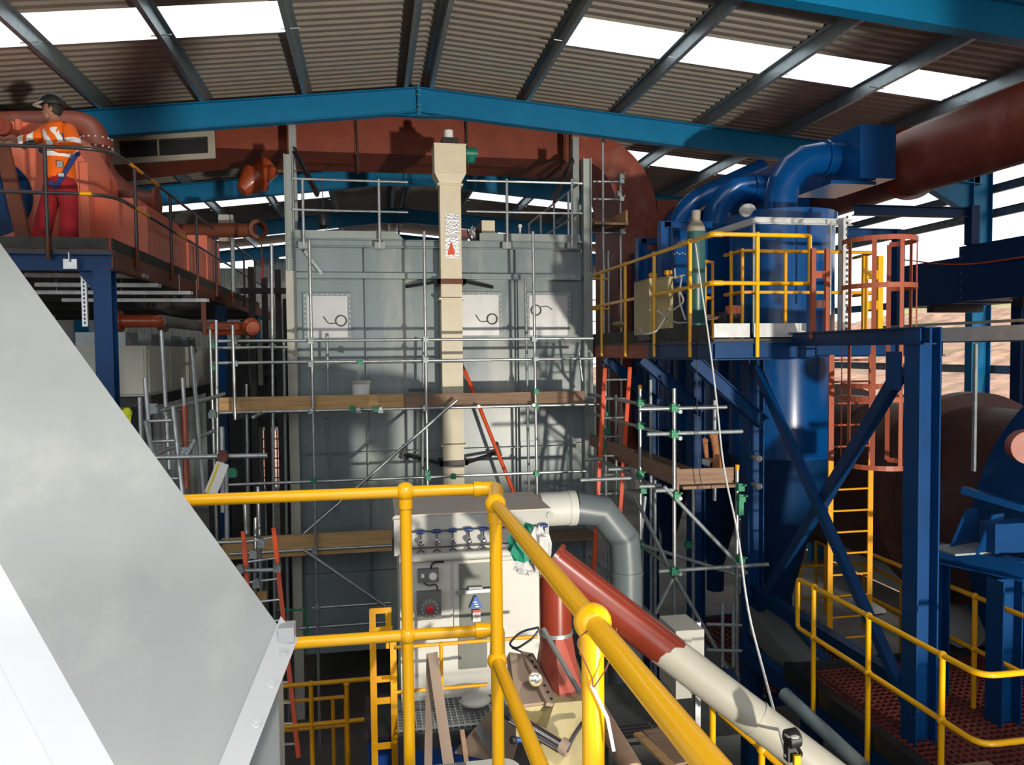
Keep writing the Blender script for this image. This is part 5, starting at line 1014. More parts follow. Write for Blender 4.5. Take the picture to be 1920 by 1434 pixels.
xg = aY(1524, 540, 7.7).x; 
for x in (xg, xg + .17): M().box((x - .025, 7.68, ZQ - .02), (x + .025, 7.72, aY(1524, 466, 7.7).z)).o('gate_post', 'cage_red', cl, smooth=False)
for py in (515, 570): z = aY(1540, py, 7.7).z; M().box((xg, 7.69, z - .04), (xg + .17, 7.71, z + .04)).o('gate_plate', 'cage_red' if py < 540 else 'rust_brown', cl, smooth=False)
for px in (1622, 1650): a = aY(px, 480, 7.9); M().box((a.x - .03, 7.88, ZQ), (a.x + .03, 7.92, a.z)).o('grab_rail', 'yellow', cl, smooth=False)
for py in (515, 572): a = aY(1622, py, 7.9); b = aY(1650, py, 7.9); M().box((a.x, 7.89, a.z - .05), (b.x, 7.91, a.z + .05)).o('grab_plate', 'yellow', cl, smooth=False)
# ================================================================ big red pipe, navy duct, rotary drum
bp = thing('exhaust_main', 'huge dusty red oxide pipe with flange coming in at the upper right', 'pipe', (8.0, 9, 8.3))
p = aX(1700, 308, 8.0); zc = p.z; yc = p.y
M().tube([(8.0, 3.6, zc), (8.0, yc - .03, zc)], .48, 40).o('pipe_barrel', 'red_oxide', bp); M().tube([(8.0, yc + .0, zc), (8.0, 15.5, zc - .05)], .44, 40).o('pipe_barrel', 'red_oxide', bp)
M().lathe((8.0, yc - .06, zc), (0, 1, 0), [(0, .54), (.03, .54), (.035, .54), (.06, .54)], 44).o('flange', 'red_gloss', bp); M().lathe((8.0, yc - 2.4, zc), (0, 1, 0), [(0, .485), (.02, .485)], 40).o('seam_ring', 'red_oxide', bp)
nd_ = thing('navy_box_duct', 'long navy box duct running along the right side below the red pipe', 'duct', (9.8, 9, 6.8))
za = aX(1860, 452, 9.3).z; zb_ = aX(1860, 560, 9.3).z
M().box((9.3, 5.0, zb_), (10.4, 11.0, za)).o('duct_section', 'navy', nd_, smooth=False); M().box((9.32, 11.01, zb_ - .02), (10.4, 12.6, za - .16)).o('duct_section', 'navy', nd_, smooth=False)
b = M()
for k in range(7): b.lathe((9.3, 10.95, zb_ + .06 + k * .13), (-1, 0, 0), [(0, .01), (.01, .01)], 6)
b.o('bolt_row', 'galvanized_dull', nd_)
for y in (6.6, 8.2, 9.8, 11.6): M().box((9.35, y, zb_ - .14), (10.3, y + .18, zb_ - .025)).o('support_foot', 'black', nd_, smooth=False)
for y in (7.2, 10.6): ucol(10.1, y, 0, zb_ - .03, .2, nd_, 'navy', 'support_column')
ck = thing('orange_cable', 'thin orange cable sagging in front of the navy duct', 'cable', aX(1800, 500, 9.2)); M().tube(fillet([aX(1695, 487, 9.2), aX(1770, 496, 9.2), aX(1830, 495, 9.2), aX(1930, 480, 9.2)], 1.0, 8), .012, 6).o('cable', 'orange_red', ck)
nf = thing('outlet_support', 'navy beam and post frame beside the cyclone outlet box', 'frame', aY(1820, 460, 10.4))
a, b = aY(1530, 394, 11.4), aY(1815, 399, 10.4); z = b.z; M().ibeam((a.x, 10.4, z), (b.x, 10.4, z), .15, .12).o('beam', 'navy', nf, smooth=False); M().box((b.x - .02, 10.3, za - .05), (b.x + .12, 10.45, z + .1)).o('post', 'navy', nf, smooth=False); p = aY(1690, 430, 9.4); M().box((p.x - .06, 9.4, 5.9), (p.x + .06, 9.52, p.z)).o('post', 'navy', nf, smooth=False); a, b = aY(1592, 436, 9.4), aY(1690, 436, 9.4); M().ibeam((a.x, 9.46, a.z), (b.x, 9.46, a.z), .13, .1).o('beam', 'navy', nf, smooth=False)
# rotary drum
dx, dz, dy = 8.6, 3.77, 9.8
dm = thing('rotary_drum', 'huge brown rotary drum with riding rings behind the blue column', 'drum', (dx, 12, 0))
M().lathe((dx, 6.2, dz), (0, 1, 0), [(0, 1.36), (11.0, 1.36)], 64).o('shell', 'drum_brown', dm)
for y, r_, wd in ((dy, 1.56, .22), (dy + .34, 1.47, .1), (13.2, 1.54, .22)): M().lathe((dx, y, dz), (0, 1, 0), [(0, r_ - .1), (0, r_), (wd, r_), (wd, r_ - .1)], 64).o('riding_ring', 'drum_brown', dm)
for y in (8.2, 11.6, 14.6): M().lathe((dx, y, dz), (0, 1, 0), [(0, 1.39), (.03, 1.39)], 64).o('seam_ring', 'drum_brown', dm)
hd_ = thing('drum_hood', 'blue arched hood with flange and gussets over the near drum end', 'hood', (dx, 6.9, 0))
M().lathe((dx, 6.5, dz), (0, 1, 0), [(0, 2.1), (1.0, 2.1), (1.0, 1.4)], 72).o('hood_shell', 'steel_blue', hd_); M().lathe((dx, 6.45, dz), (0, 1, 0), [(0, .5), (.0, 2.1)], 72, caps=False).o('hood_end', 'steel_blue', hd_)
p = aD(1926, 838, 7.4); M().lathe(p, (-.4, -.9, 0), [(-.1, .16), (.06, .16), (.06, .10)], 24).o('inspection_port', 'red_oxide', hd_)
p, q = aY(1806, 918, 7.1), aY(1920, 952, 6.6); M().bar(p, q, .1, .07).o('hood_flange', 'steel_blue', hd_, smooth=False)
# ---- frame below the hood
ff = thing('drum_support', 'blue portal shaped stand with gusset brackets under the drum hood', 'stand', aY(1830, 1330, 6.6))
a, b = aZ(1735, 1012, 3.9), aZ(1905, 1050, 3.9)
zt_ = aY(1760, 1015, 6.9).z; xa_, ya_ = aY(1752, 1015, 6.9).x, 6.9; xb_, yb_ = aY(1885, 1048, 6.2).x, 6.2
M().ibeam((xa_ - .1, ya_ + .1, zt_ - .09), (xb_ + .12, yb_ - .1, zt_ - .09), .18, .16).o('top_beam', 'steel_blue', ff, smooth=False)
for x, y in ((xa_, ya_), (xb_, yb_)): ucol(x, y, 2.47, zt_ - .19, .2, ff, 'steel_blue')
for t_ in (.35, .72):
    c = V((xa_, ya_, zt_)).lerp(V((xb_, yb_, zt_)), t_); M().prism([c + V((-.12, -.02, 0)), c + V((.28, .1, 0)), c + V((.28, .1, .36)), c + V((.12, .05, .36))], (.01, -.015, 0)).o('gusset', 'steel_blue', ff, smooth=False)
c = V((xa_, ya_, zt_)).lerp(V((xb_, yb_, zt_)), .55); M().box((c.x - .3, c.y - .14, zt_ + .002), (c.x + .3, c.y + .2, zt_ + .02)).o('base_plate', 'galvanized_dull', ff, smooth=False)
M().box((xb_ - .02, yb_ + .1, zt_ + .02), (xb_ + .4, yb_ + .3, zt_ + .3)).o('bearing_block', 'steel_blue', ff, smooth=False)
# ---- galvanized cable tray and window supports at right
ct_ = thing('cable_tray', 'wide galvanized cable tray running along the right edge at eye level', 'cable tray', (7.0, 7, 6))
xT = 6.6; z0, z1 = aX(1830, 641, xT).z, aX(1830, 612, xT).z
M().box((xT, 5.0, z0), (xT + .012, 8.6, z1)).o('side_rail', 'zinc_bright', ct_, smooth=False); M().box((xT, 5.0, z0), (xT + .4, 8.6, z0 + .01)).o('tray_bed', 'galvanized_dull', ct_, smooth=False); M().box((xT - .01, 4.6, z1 + .03), (xT + .05, 9.2, z1 + .06)).o('top_lip', 'galvanized', ct_, smooth=False)
for px in (1748, 1826):
    p = aX(px, 700, xT); m = M().box((xT, p.y - .02, 4.6), (xT + .03, p.y + .02, z0 - .02)); m.o('hanger_strip', 'galvanized_dull', ct_, smooth=False)
# ================================================================ lower platform at the right
ZP = 2.47; ZPT, ZPM = 3.57, 3.05; XG = 4.38
lp = thing('lower_platform', 'dark red grating walkway with black edge at the lower right', 'platform', (5.6, 6, 0))
grating(lp, 4.55, 7.0, 4.2, 7.6, ZP, .075, 'grating_red', .012, .035, cross=.075)
for a, b in (((4.42, 4.1), (4.52, 7.75)), ((7.02, 4.1), (7.1, 7.75))): M().box((a[0], a[1], ZP - .12), (b[0], b[1], ZP + .06)).o('kerb', 'black', lp, smooth=False)
M().box((4.52, 7.62, ZP - .12), (7.02, 7.72, ZP + .06)).o('kerb', 'black', lp, smooth=False); M().ibeam((4.52, 4.1, ZP - .23), (4.52, 9.0, ZP - .23), .2, .12).o('edge_beam', 'steel_blue', lp, smooth=False); M().ibeam((6.9, 4.1, ZP - .23), (6.9, 9.0, ZP - .23), .2, .12).o('edge_beam', 'steel_blue', lp, smooth=False)
for x, y in ((4.55, 4.6), (4.55, 7.4), (6.9, 4.6), (6.9, 7.4)): ucol(x, y, 0, ZP - .34, .16, lp, 'navy', 'leg')
r5 = thing('walkway_guard_rail', 'yellow guard rail along the lower red grating walkway', 'railing', (XG, 6, ZP))
for z in (ZPT, ZPM): M().tube(fillet([(XG, 7.35, z), (XG, 4.9, z), (6.6, 4.9, z)], .14, 6), .024, 12).o('rail', 'yellow', r5)
M().tube(fillet([(XG, 7.3, ZPT), (XG, 7.4, ZPT), (XG, 7.4, ZPM), (XG, 7.3, ZPM)], .06, 5), .024, 12).o('end_loop', 'yellow', r5)
for y in (7.1, 6.22, 5.3):
    M().tube([(XG, y, ZP - .3), (XG, y, ZPT)], .024, 12).o('post', 'yellow', r5)
    for z in (ZPT, ZPM): M().ball((XG, y, z), .037, 12).o('ball_joint', 'yellow', r5)
r6 = thing('drum_guard_rail', 'yellow rail beyond the grating seen through the blue stand', 'railing', (7.1, 7, ZP))
xk = aZ(1828, 1118, ZPT).x
for z in (ZPT, ZPM): M().tube([(xk, 5.2, z), (xk, 8.2, z)], .024, 10).o('rail', 'yellow_dull', r6)
for y in (aZ(1828, 1118, ZPT).y, 5.6): 
    M().tube([(xk, y, ZP), (xk, y, ZPT)], .024, 10).o('post', 'yellow_dull', r6)
    for z in (ZPT, ZPM): M().ball((xk, y, z), .036, 10).o('ball_joint', 'yellow_dull', r6)
# rails and walkway further back
for i, (pts, lab) in enumerate(((((1500, 1062), (1620, 1056), (1690, 1092)), 'far yellow rail beyond the caged ladder'), (((1530, 1015), (1548, 1024)), 'small far yellow rail glimpsed past the blue brace'))):
    zr_ = 2.6 if i == 0 else 2.9; P_ = [aZ(px, py, zr_) for px, py in pts]; t = thing('far_guard_rail', lab, 'railing', (P_[0].x, P_[0].y, zr_ - 1))
    for dz_ in (0, -.5): M().tube([p + V((0, 0, dz_)) for p in P_], .024, 8).o('rail', 'yellow_dull', t)
    for p in P_: M().tube([p, p - V((0, 0, 1.05))], .024, 8).o('post', 'yellow_dull', t)
fw = thing('far_walkway', 'dark red walkway floor behind the caged ladder', 'platform', (7.0, 10.0, 0))
grating(fw, 5.0, 7.0, 9.2, 12.0, 1.5, .1, 'grating_red', .02, .035, cross=.1); M().box((5.0, 9.1, 1.35), (7.0, 9.18, 1.5)).o('edge_beam', 'navy', fw, smooth=False); M().box((5, 12.02, 1.35), (7, 12.1, 1.5)).o('edge_beam', 'navy', fw, smooth=False)
for x in (5.1, 6.9):
    for y in (9.3, 11.9): M().box((x - .06, y - .06, 0), (x + .06, y + .06, 1.35)).o('leg', 'navy', fw, smooth=False)
for i, (px, py, sx, sy, Z, lab) in enumerate(((1440 + 90, 1165, .35, .3, 1.72, 'pale grey bent cover plate beyond the walkway rail'), (1640, 1125, .3, .25, .36, 'curved pale guard plate low behind the brace'))):
    p = aZ(px, py, Z); pts = fillet([(p.x - sx, p.y, Z - .35), (p.x - sx * .6, p.y, Z), (p.x + sx * .6, p.y, Z), (p.x + sx, p.y, Z - .3)], .2, 6); tag(M().prism(pts, (0, sy * 2, 0)).o('cover_plate', 'bag_grey'), lab, 'cover')
p = aY(1715, 1405, 6.1); tag(M().box((p.x - .12, 5.35, ZP + .002), (p.x + .22, 5.5, ZP + .08)).o('timber_block', 'wood_worn', smooth=False), 'short timber block lying on the red grating', 'timber')
p = aZ(1810, 1150, 2.6); m = M().ell((p.x + .6, p.y + 1, 2.0), .5, .4, .35, 14); tag(m.o('white_tarpaulin', 'white_paint'), 'white tarpaulin heap beyond the yellow rail at lower right', 'tarpaulin')
# ================================================================ scaffold tower under the cyclone platform
tw = thing('scaffold_tower', 'tube scaffold tower with timber deck left of the blue column', 'scaffold', (3.9, 9.5, 0))
XT0, XT1, YT0 = 3.50, 4.30, 8.62
zdk = aY(1310, 912, YT0).z
def std(x, y, ztop, capc=None, mt='galvanized_dull'):
    M().tube([(x, y, 0), (x, y, ztop)], .0242, 10).o('standard', mt, tw)
    if capc: M().tube([(x, y, ztop), (x, y, ztop + .06)], .027, 10).o('end_cap', capc, tw)
std(XT0, YT0, aY(1263, 728, YT0).z, None, 'galvanized'); std(XT1, YT0, aY(1387, 880, YT0).z, 'yellow_dull', 'galvanized'); p = aY(1200, 730, 9.7); std(p.x, 9.7, p.z, 'yellow_dull', 'galvanized'); p = aY(1340, 750, 9.2); M().tube([(p.x, 9.2, zdk - .3), (p.x, 9.2, p.z)], .0242, 10).o('standard', 'galvanized_dull', tw)
for px, Y, yt in ((1220, 10.6, 712), (1135, 11.6, 700), (1155, 12.3, 740), (1300, 9.9, 900), (1228, 9.9, 900)): p = aY(px, yt, Y); std(p.x, Y, p.z)
def led(a, b, Ya, Yb, name='ledger', lvl=True, mt='galvanized_dull'):
    p, q = aY(*a, Ya), aY(*b, Yb)
    if lvl: q = V((q.x, q.y, p.z))
    M().tube([p, q], .0242, 10).o(name, mt, tw); return p, q
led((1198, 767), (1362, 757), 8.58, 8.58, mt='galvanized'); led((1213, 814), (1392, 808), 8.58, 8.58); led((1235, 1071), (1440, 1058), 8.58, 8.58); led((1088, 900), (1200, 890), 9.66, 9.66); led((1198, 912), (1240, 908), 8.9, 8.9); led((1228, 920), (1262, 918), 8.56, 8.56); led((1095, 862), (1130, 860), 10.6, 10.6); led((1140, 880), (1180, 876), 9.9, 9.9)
for yt, zz_ in ((772, 0), (822, 0), (935, 0), (1077, 0), (1205, 0)):
    p = aY(1290, yt, YT0 - .15); M().tube([(XT0 + .03, YT0 - .12, p.z), (XT0 + .03, 12.4, p.z)], .0242, 10).o('ledger', 'galvanized_dull', tw)
for a, b, Ya, Yb in (((1245, 912), (1400, 1075), 8.55, 8.6), ((1190, 930), (1265, 1085), 9.6, 8.7), ((1200, 1020), (1390, 1080), 9.6, 8.6), ((1265, 1080), (1385, 1290), 8.55, 8.6), ((1262, 1085), (1230, 1150), 8.55, 8.55), ((1210, 930), (1190, 1110), 9.9, 9.9)): led(a, b, Ya, Yb, 'brace', False)
M().box((XT0 + .06, YT0 + .03, zdk + .02), (XT1 - .03, YT0 + .068, zdk + .21)).o('toe_board', 'wood_worn', tw, smooth=False)
M().box((XT0 + .035, YT0 + .07, zdk + .02), (XT0 + .073, 10.3, zdk + .21)).o('toe_board', 'wood_worn', tw, smooth=False); M().box((XT0 + .05, 10.3, zdk + .05), (XT0 + .088, 12.4, zdk + .24)).o('toe_board', 'wood_worn', tw, smooth=False); M().box((XT0 + .02, YT0 - .03, zdk - .08), (XT0 + .05, YT0 + .02, zdk + .24)).o('board_end', 'wood_worn', tw, smooth=False)
for k in range(4): M().box((XT0 + .09 + k * .18, YT0 - .05, zdk - .02), (XT0 + .26 + k * .18, 12.0, zdk + .015)).o('walk_board', 'wood_worn', tw, smooth=False)
for px, py, Y in ((1263, 766, 8.55), (1263, 815, 8.55), (1200, 890, 9.6), (1268, 930, 8.55), (1387, 915, 8.55), (1389, 935, 8.55), (1263, 1072, 8.55), (1200, 757, 9.6), (1200, 800, 9.6), (1203, 1025, 9.6), (1290, 1022, 9.8), (1388, 1050, 8.55), (1138, 780, 11.5), (1138, 810, 11.5), (1138, 835, 11.5), (1205, 920, 9.6)): coupler(tw, aY(px, py, Y), 'coupler_green', 1.05)
p = aY(1388, 940, 8.56); M().box((p.x - .03, p.y - .03, p.z - .16), (p.x + .03, p.y + .03, p.z + .05)).o('coupler_plate', 'coupler_green', tw, smooth=False)
for px in (1355, 1375):          # short ladder beam frame low down
    p = aY(px, 1130, 8.5); M().tube([(p.x, 8.5, aY(px, 1250, 8.5).z), (p.x, 8.5, p.z)], .02, 8).o('beam_chord', 'galvanized_dull', tw)
for py in (1170, 1218): a, b = aY(1325, py, 8.5), aY(1390, py + 2, 8.5); M().tube([a, b], .02, 8).o('beam_rung', 'galvanized_dull', tw)
# leather gauntlets hung on the tower
gl = thing('leather_gauntlet', 'tan leather welding gauntlet hanging on the scaffold tower', 'glove', aY(1333, 880, 9.1))
c = aY(1338, 815, 9.1); M().ell((c.x, 9.1, c.z), .06, .045, .07, 12).o('cuff', 'leather', gl)
c2 = aY(1343, 848, 9.1); M().tube([c, c2, aY(1345, 888, 9.1)], [.05, .045, .07], 12).o('sleeve', 'leather', gl)
c3 = aY(1322, 835, 9.1)
for k in range(4): M().tube([c3 + V((.01 * k - .015, 0, .02)), c3 + V((-.03 + .022 * k, 0, .10 - .012 * abs(k - 1)))], [.014, .010], 8).o('finger', 'leather', gl)
M().tube([c3 + V((0, 0, .03)), aY(1325, 860, 9.1), aY(1345, 868, 9.1)], [.035, .03, .04], 10).o('palm', 'leather', gl); p = aY(1325, 868, 9.05); M().prism([p + V((-.06, 0, .06)), p + V((.05, 0, .03)), p + V((.04, 0, -.05)), p + V((-.06, 0, -.01))], (0, .01, 0)).o('cloth_tag', 'bag_grey', gl, smooth=False)
# orange ladder tied to the tower
ol = thing('orange_ladder', 'bright orange ladder standing at the right corner of the boiler', 'ladder', aY(1140, 945, 10.8))
for a, b in (((1134, 690), (1112, 1090)), ((1181, 688), (1160, 1000))):
    p, q = aY(*a, 11.0), aY(*b, 10.7); M().bar(p, q, .055, .035, (0, 1, 0)).o('stile', 'orange_red', ol, smooth=False)
for k in range(7):
    t_ = k / 7; a = aY(1134 - 16 * t_, 712 + 250 * t_, 11.0 - .2 * t_); b = aY(1181 - 17 * t_, 710 + 250 * t_, 11.0 - .2 * t_); M().tube([a, (b.x, b.y, a.z)], .014, 8).o('rung', 'galvanized_dull', ol)
# red ladder at the left of the boiler
rl = thing('red_ladder', 'orange red ladder with grey rungs left of the boiler foot', 'ladder', aY(500, 1400, 9.0))
A0, A1, B0, B1 = (456, 996), (487, 1420), (513, 990), (560, 1420)
for a, b in ((A0, A1), (B0, B1)): M().bar(aY(*a, 9.8), aY(*b, 8.8), .05, .03, (0, 1, 0)).o('stile', 'orange_red', rl, smooth=False)
for k in range(11):
    t_ = .04 + k * .09; a = aY(A0[0] + (A1[0] - A0[0]) * t_, A0[1] + 424 * t_ + 3, 9.8 - t_); b = aY(B0[0] + (B1[0] - B0[0]) * t_, B0[1] + 430 * t_, 9.8 - t_); M().tube([a, b], .015, 8).o('rung', 'galvanized', rl)
ls = thing('tube_scaffold', 'short galvanized scaffold tubes beside the red ladder', 'scaffold', aY(490, 1200, 9.6))
for a, b, Y in (((483, 912), (491, 1140), 10.2), ((479, 970), (478, 1130), 9.9), ((459, 945), (462, 1000), 9.6), ((448, 1070), (522, 1068), 9.5), ((405, 1017), (500, 1014), 10.0), ((405, 600), (408, 860), 11.2), ((424, 870), (426, 1010), 8.4)): tubeY(ls, a, b, Y)
tubeY(ls, (520, 1143), (572, 1143), 10.6, 10.6, 'green_bar', 'coupler_green', .015); tubeY(ls, (573, 1143), (578, 1195), 10.6, 10.6, 'green_bar', 'coupler_green', .015)
for px, py in ((450, 1068), (520, 1066), (476, 1040), (490, 1020), (481, 1095)): coupler(ls, aY(px, py, 9.4), 'galvanized_dull', 1.1)
p = aY(492, 1117, 10.1); M().box((p.x - .06, 10.0, p.z - .05), (p.x + .06, 10.1, p.z + .06)).o('timber_end', 'wood', ls, smooth=False)
# low yellow rails at lower left
yl = thing('low_guard_rail', 'yellow guard rail low down left of the flat bar ladder', 'railing', aY(583, 1434, 8.2))
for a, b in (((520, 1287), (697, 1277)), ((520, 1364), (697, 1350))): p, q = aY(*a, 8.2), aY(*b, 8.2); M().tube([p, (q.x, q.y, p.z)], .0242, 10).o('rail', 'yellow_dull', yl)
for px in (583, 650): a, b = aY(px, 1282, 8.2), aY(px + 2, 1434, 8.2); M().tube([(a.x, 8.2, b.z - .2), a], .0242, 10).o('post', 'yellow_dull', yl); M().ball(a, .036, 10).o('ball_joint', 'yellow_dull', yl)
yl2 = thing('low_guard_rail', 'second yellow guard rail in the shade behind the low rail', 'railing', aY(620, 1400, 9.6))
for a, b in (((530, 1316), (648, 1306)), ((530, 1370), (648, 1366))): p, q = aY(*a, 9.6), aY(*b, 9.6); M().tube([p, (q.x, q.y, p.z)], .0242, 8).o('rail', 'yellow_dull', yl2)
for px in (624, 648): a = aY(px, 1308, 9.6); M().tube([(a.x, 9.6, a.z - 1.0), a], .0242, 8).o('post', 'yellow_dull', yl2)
# loose planks and dusty boards in the centre bottom
tag(M().bar(aD(806, 1228, 5.6), aD(803, 1440, 5.0), .05, .04).o('timber_plank', 'dust_brown', smooth=False), 'upright dusty timber prop, left one of the pair below the cabin', 'timber'); tag(M().bar(aD(811, 1226, 5.50), aD(842, 1440, 4.9), .07, .04, (0, 1, 0)).o('timber_plank', 'dust_brown', smooth=False), 'wider dusty timber plank leaning beside the upright prop below the cabin', 'timber'); tag(M().bar(aD(866, 1370, 5.2), aD(876, 1440, 5.0), .03, .03).o('timber_lath', 'wood_worn', smooth=False), 'short thin lath in front of the dusty brown board', 'timber')
p = aD(905, 1370, 5.0); cb2 = thing('cardboard_sheet', 'large dusty brown board with grey tape leaning under the cabin', 'board', p)
a, b, c, d = aD(852, 1412, 5.2), aD(920, 1332, 5.4), aD(985, 1340, 5.1), aD(960, 1434, 4.8); M().prism([a, b, c, d], (0, .03, -.01)).o('board', 'dust_brown', cb2, smooth=False)
a2, b2, c2, d2 = aD(890, 1368, 5.22), aD(902, 1354, 5.24), aD(936, 1405, 4.95), aD(920, 1418, 4.92); M().prism([a2, b2, c2, d2], (0, -.008, .004)).o('tape_strip', 'plastic_grey', cb2, smooth=False)
bs = aD(780, 1395, 5.8); bb = thing('plant_casing', 'bright blue plant casing in the shade under the grating', 'machine', (bs.x, 6.3, 0)); p, q = aD(690, 1370, 6.3), aD(925, 1370, 6.3); M().box((p.x, 6.2, 0), (q.x, 6.9, aD(780, 1374, 6.3).z)).o('casing', 'machine_blue', bb, smooth=False); M().box((p.x - .03, 6.15, aD(780, 1374, 6.3).z), (q.x + .03, 6.95, aD(780, 1374, 6.3).z + .03)).o('casing_lip', 'black', bb, smooth=False)
# ================================================================ cream feeder machine under the red pipe
fm = thing('feeder_machine', 'cream feeder machine with dusty cover and sight glass under the red pipe', 'machine', aD(1040, 1434, 4.6))
zt_ = zb2 - .015
M().hexa([sq[0] + V((-.0, -.02, -.012)), sq[1] + V((.03, -.02, -.012)), sq[2] + V((.03, .02, -.012)), sq[3] + V((-.03, .02, -.012))], [sq[0] + V((-.03, -.03, 0)), sq[1] + V((.03, -.03, 0)), sq[2] + V((.03, .03, 0)), sq[3] + V((-.05, .02, 0))]).o('top_flange', 'dust_brown', fm, smooth=False)
f0, f1 = aD(1040, 1318, 4.5), aD(1110, 1312, 4.5); g0, g1 = aD(1000, 1440, 4.35), aD(1100, 1440, 4.35)
M().hexa([f0, f1, f1 + V((.05, .5, 0)), f0 + V((-.1, .6, 0))], [g0, g1, g1 + V((.1, .6, 0)), g0 + V((0, .6, 0))]).o('machine_body', 'machine_cream', fm, smooth=False)
a, b, c, d = aD(955, 1222, 4.95), aD(992, 1228, 5.0), aD(1024, 1315, 4.55), aD(968, 1322, 4.5); nrm = (b - a).cross(d - a).normalized(); nrm = nrm if nrm.dot(EYE - a) > 0 else -nrm
M().prism([a, b, c, d], -nrm * .05).o('cover_plate', 'dust_brown', fm, smooth=False); M().prism([d + V((0, 0, -.02)), c + V((0, 0, -.02)), c + V((.01, .02, -.28)), d + V((0, .02, -.2))], (0, .03, 0)).o('skirt', 'machine_cream', fm, smooth=False)
e0, e1 = aD(988, 1225, 5.0), aD(1036, 1322, 4.5); M().bar(e0, e1, .085, .02, nrm).o('bolted_strip', 'dust_brown', fm, smooth=False)
hb = M()
for k in range(8): q = e0.lerp(e1, .08 + k * .12) + nrm * .012; hb.lathe(q, nrm, [(0, .009), (.006, .009)], 8)
hb.o('bolt_row', 'black', fm)
c = aD(1003, 1274, 4.62); M().lathe(c, (EYE - c).normalized() * .6 + nrm * .4, [(0, .042), (.02, .042), (.022, .036)], 24).o('sight_glass_rim', 'machine_cream', fm); M().lathe(c, (EYE - c).normalized() * .6 + nrm * .4, [(.02, .034), (.026, .034)], 24).o('sight_glass', 'foil', fm)
M().tube([aD(962, 1340, 4.45), aD(1052, 1396, 4.3)], .032, 18).o('air_cylinder', 'chrome', fm); M().tube([aD(955, 1352, 4.42), aD(1048, 1408, 4.27)], .012, 10).o('tie_rod', 'chrome', fm); M().lathe(aD(962, 1340, 4.45), aD(950, 1333, 4.47) - aD(962, 1340, 4.45), [(0, .042), (.05, .042)], 16).o('cylinder_cap', 'black', fm); M().lathe(aD(1052, 1396, 4.3), aD(1065, 1404, 4.28) - aD(1052, 1396, 4.3), [(0, .045), (.05, .045)], 16).o('cylinder_cap', 'dust_brown', fm)
c = aD(963, 1387, 4.3); M().ball(c, .024, 14).o('knob', 'black', fm); M().tube([c, c + V((.06, .0, -.005))], .016, 10).o('knob_collar', 'machine_blue', fm)
M().tube(fillet([aD(1062, 1408, 4.25), aD(1075, 1380, 4.3), aD(1092, 1355, 4.4)], .06), .012, 8).o('flexible_hose', 'dark_steel', fm)
M().bar(aD(1018, 1178, 4.7), aD(1088, 1300, 4.45), .03, .015, nrm).o('cable_cover', 'plastic_grey', fm, smooth=False)
cc = thing('black_cable_coil', 'looped dark blue cable hanging beside the red pipe', 'cable', aD(985, 1200, 4.7))
for s_ in (0, .012): M().tube(fillet([aD(1010, 1176, 4.68 + s_), aD(975, 1184, 4.7 + s_), aD(953, 1208, 4.7 + s_), aD(968, 1217, 4.66 + s_), aD(1000, 1196, 4.66 + s_), aD(1012, 1178, 4.68 + s_)], .06, 6), .007, 8).o('cable_loop', 'cable_black', cc)
M().tube([aD(960, 1214, 4.68), aD(978, 1222, 4.68)], .006, 8).o('cable_tail', 'cable_black', cc)
# beige control box behind the slanting pipe
bxp, bxq = aD(1278, 1178, 5.6), aD(1320, 1300, 5.6)
eb = thing('control_box', 'beige control box on a galvanized post behind the slanting pipe', 'cabinet', (bxp.x, bxp.y, 0))
x0 = aD(1247, 1180, 5.75).x; M().box((x0, bxp.y - .05, bxq.z), (bxq.x, bxp.y + .28, bxp.z)).o('body', 'box_beige', eb, smooth=False); M().box((x0 - .012, bxp.y - .075, bxq.z - .01), (x0 + .5 * (bxq.x - x0), bxp.y - .052, bxp.z + .012)).o('door', 'box_beige', eb, smooth=False)
M().chan((bxq.x + .03, bxp.y + .1, 0), (bxq.x + .03, bxp.y + .1, bxp.z), .04, .04, (0, 1, 0)).o('post', 'galvanized', eb, smooth=False)
# yellow rail under the pipe
ur = thing('under_pipe_rail', 'yellow handrail descending below the slanting cream pipe', 'railing', aD(1430, 1434, 5.0))
M().tube([aD(1350, 1335, 5.3), aD(1428, 1404, 5.05), aD(1490, 1460, 4.9)], .022, 10).o('rail', 'yellow', ur); M().ball(aD(1428, 1404, 5.05), .036, 12).o('ball_joint', 'yellow', ur); p = aD(1428, 1404, 5.05); M().tube([p, (p.x, p.y, p.z - 1)], .022, 10).o('post', 'yellow', ur); p = aD(1336, 1320, 5.4); M().tube([(p.x, p.y, 1.4), p], .022, 10).o('post', 'yellow', ur)
# timber by the big post
tag(M().tube([aD(1120, 1330, 4.3), aD(1190, 1450, 3.6)], .05, 14).o('timber_post', 'wood_worn'), 'round timber post lying right of the thick yellow post', 'timber'); tag(M().bar(aD(1195, 1375, 5.2), aD(1262, 1440, 4.8), .06, .02).o('timber_plank', 'wood', smooth=False), 'narrow pale plank on the dark conveyor casing', 'timber'); tag(M().bar(aD(1222, 1368, 5.35), aD(1279, 1432, 5.0), .14, .02).o('timber_plank', 'wood_worn', smooth=False), 'wide worn plank behind the narrow pale plank', 'timber')
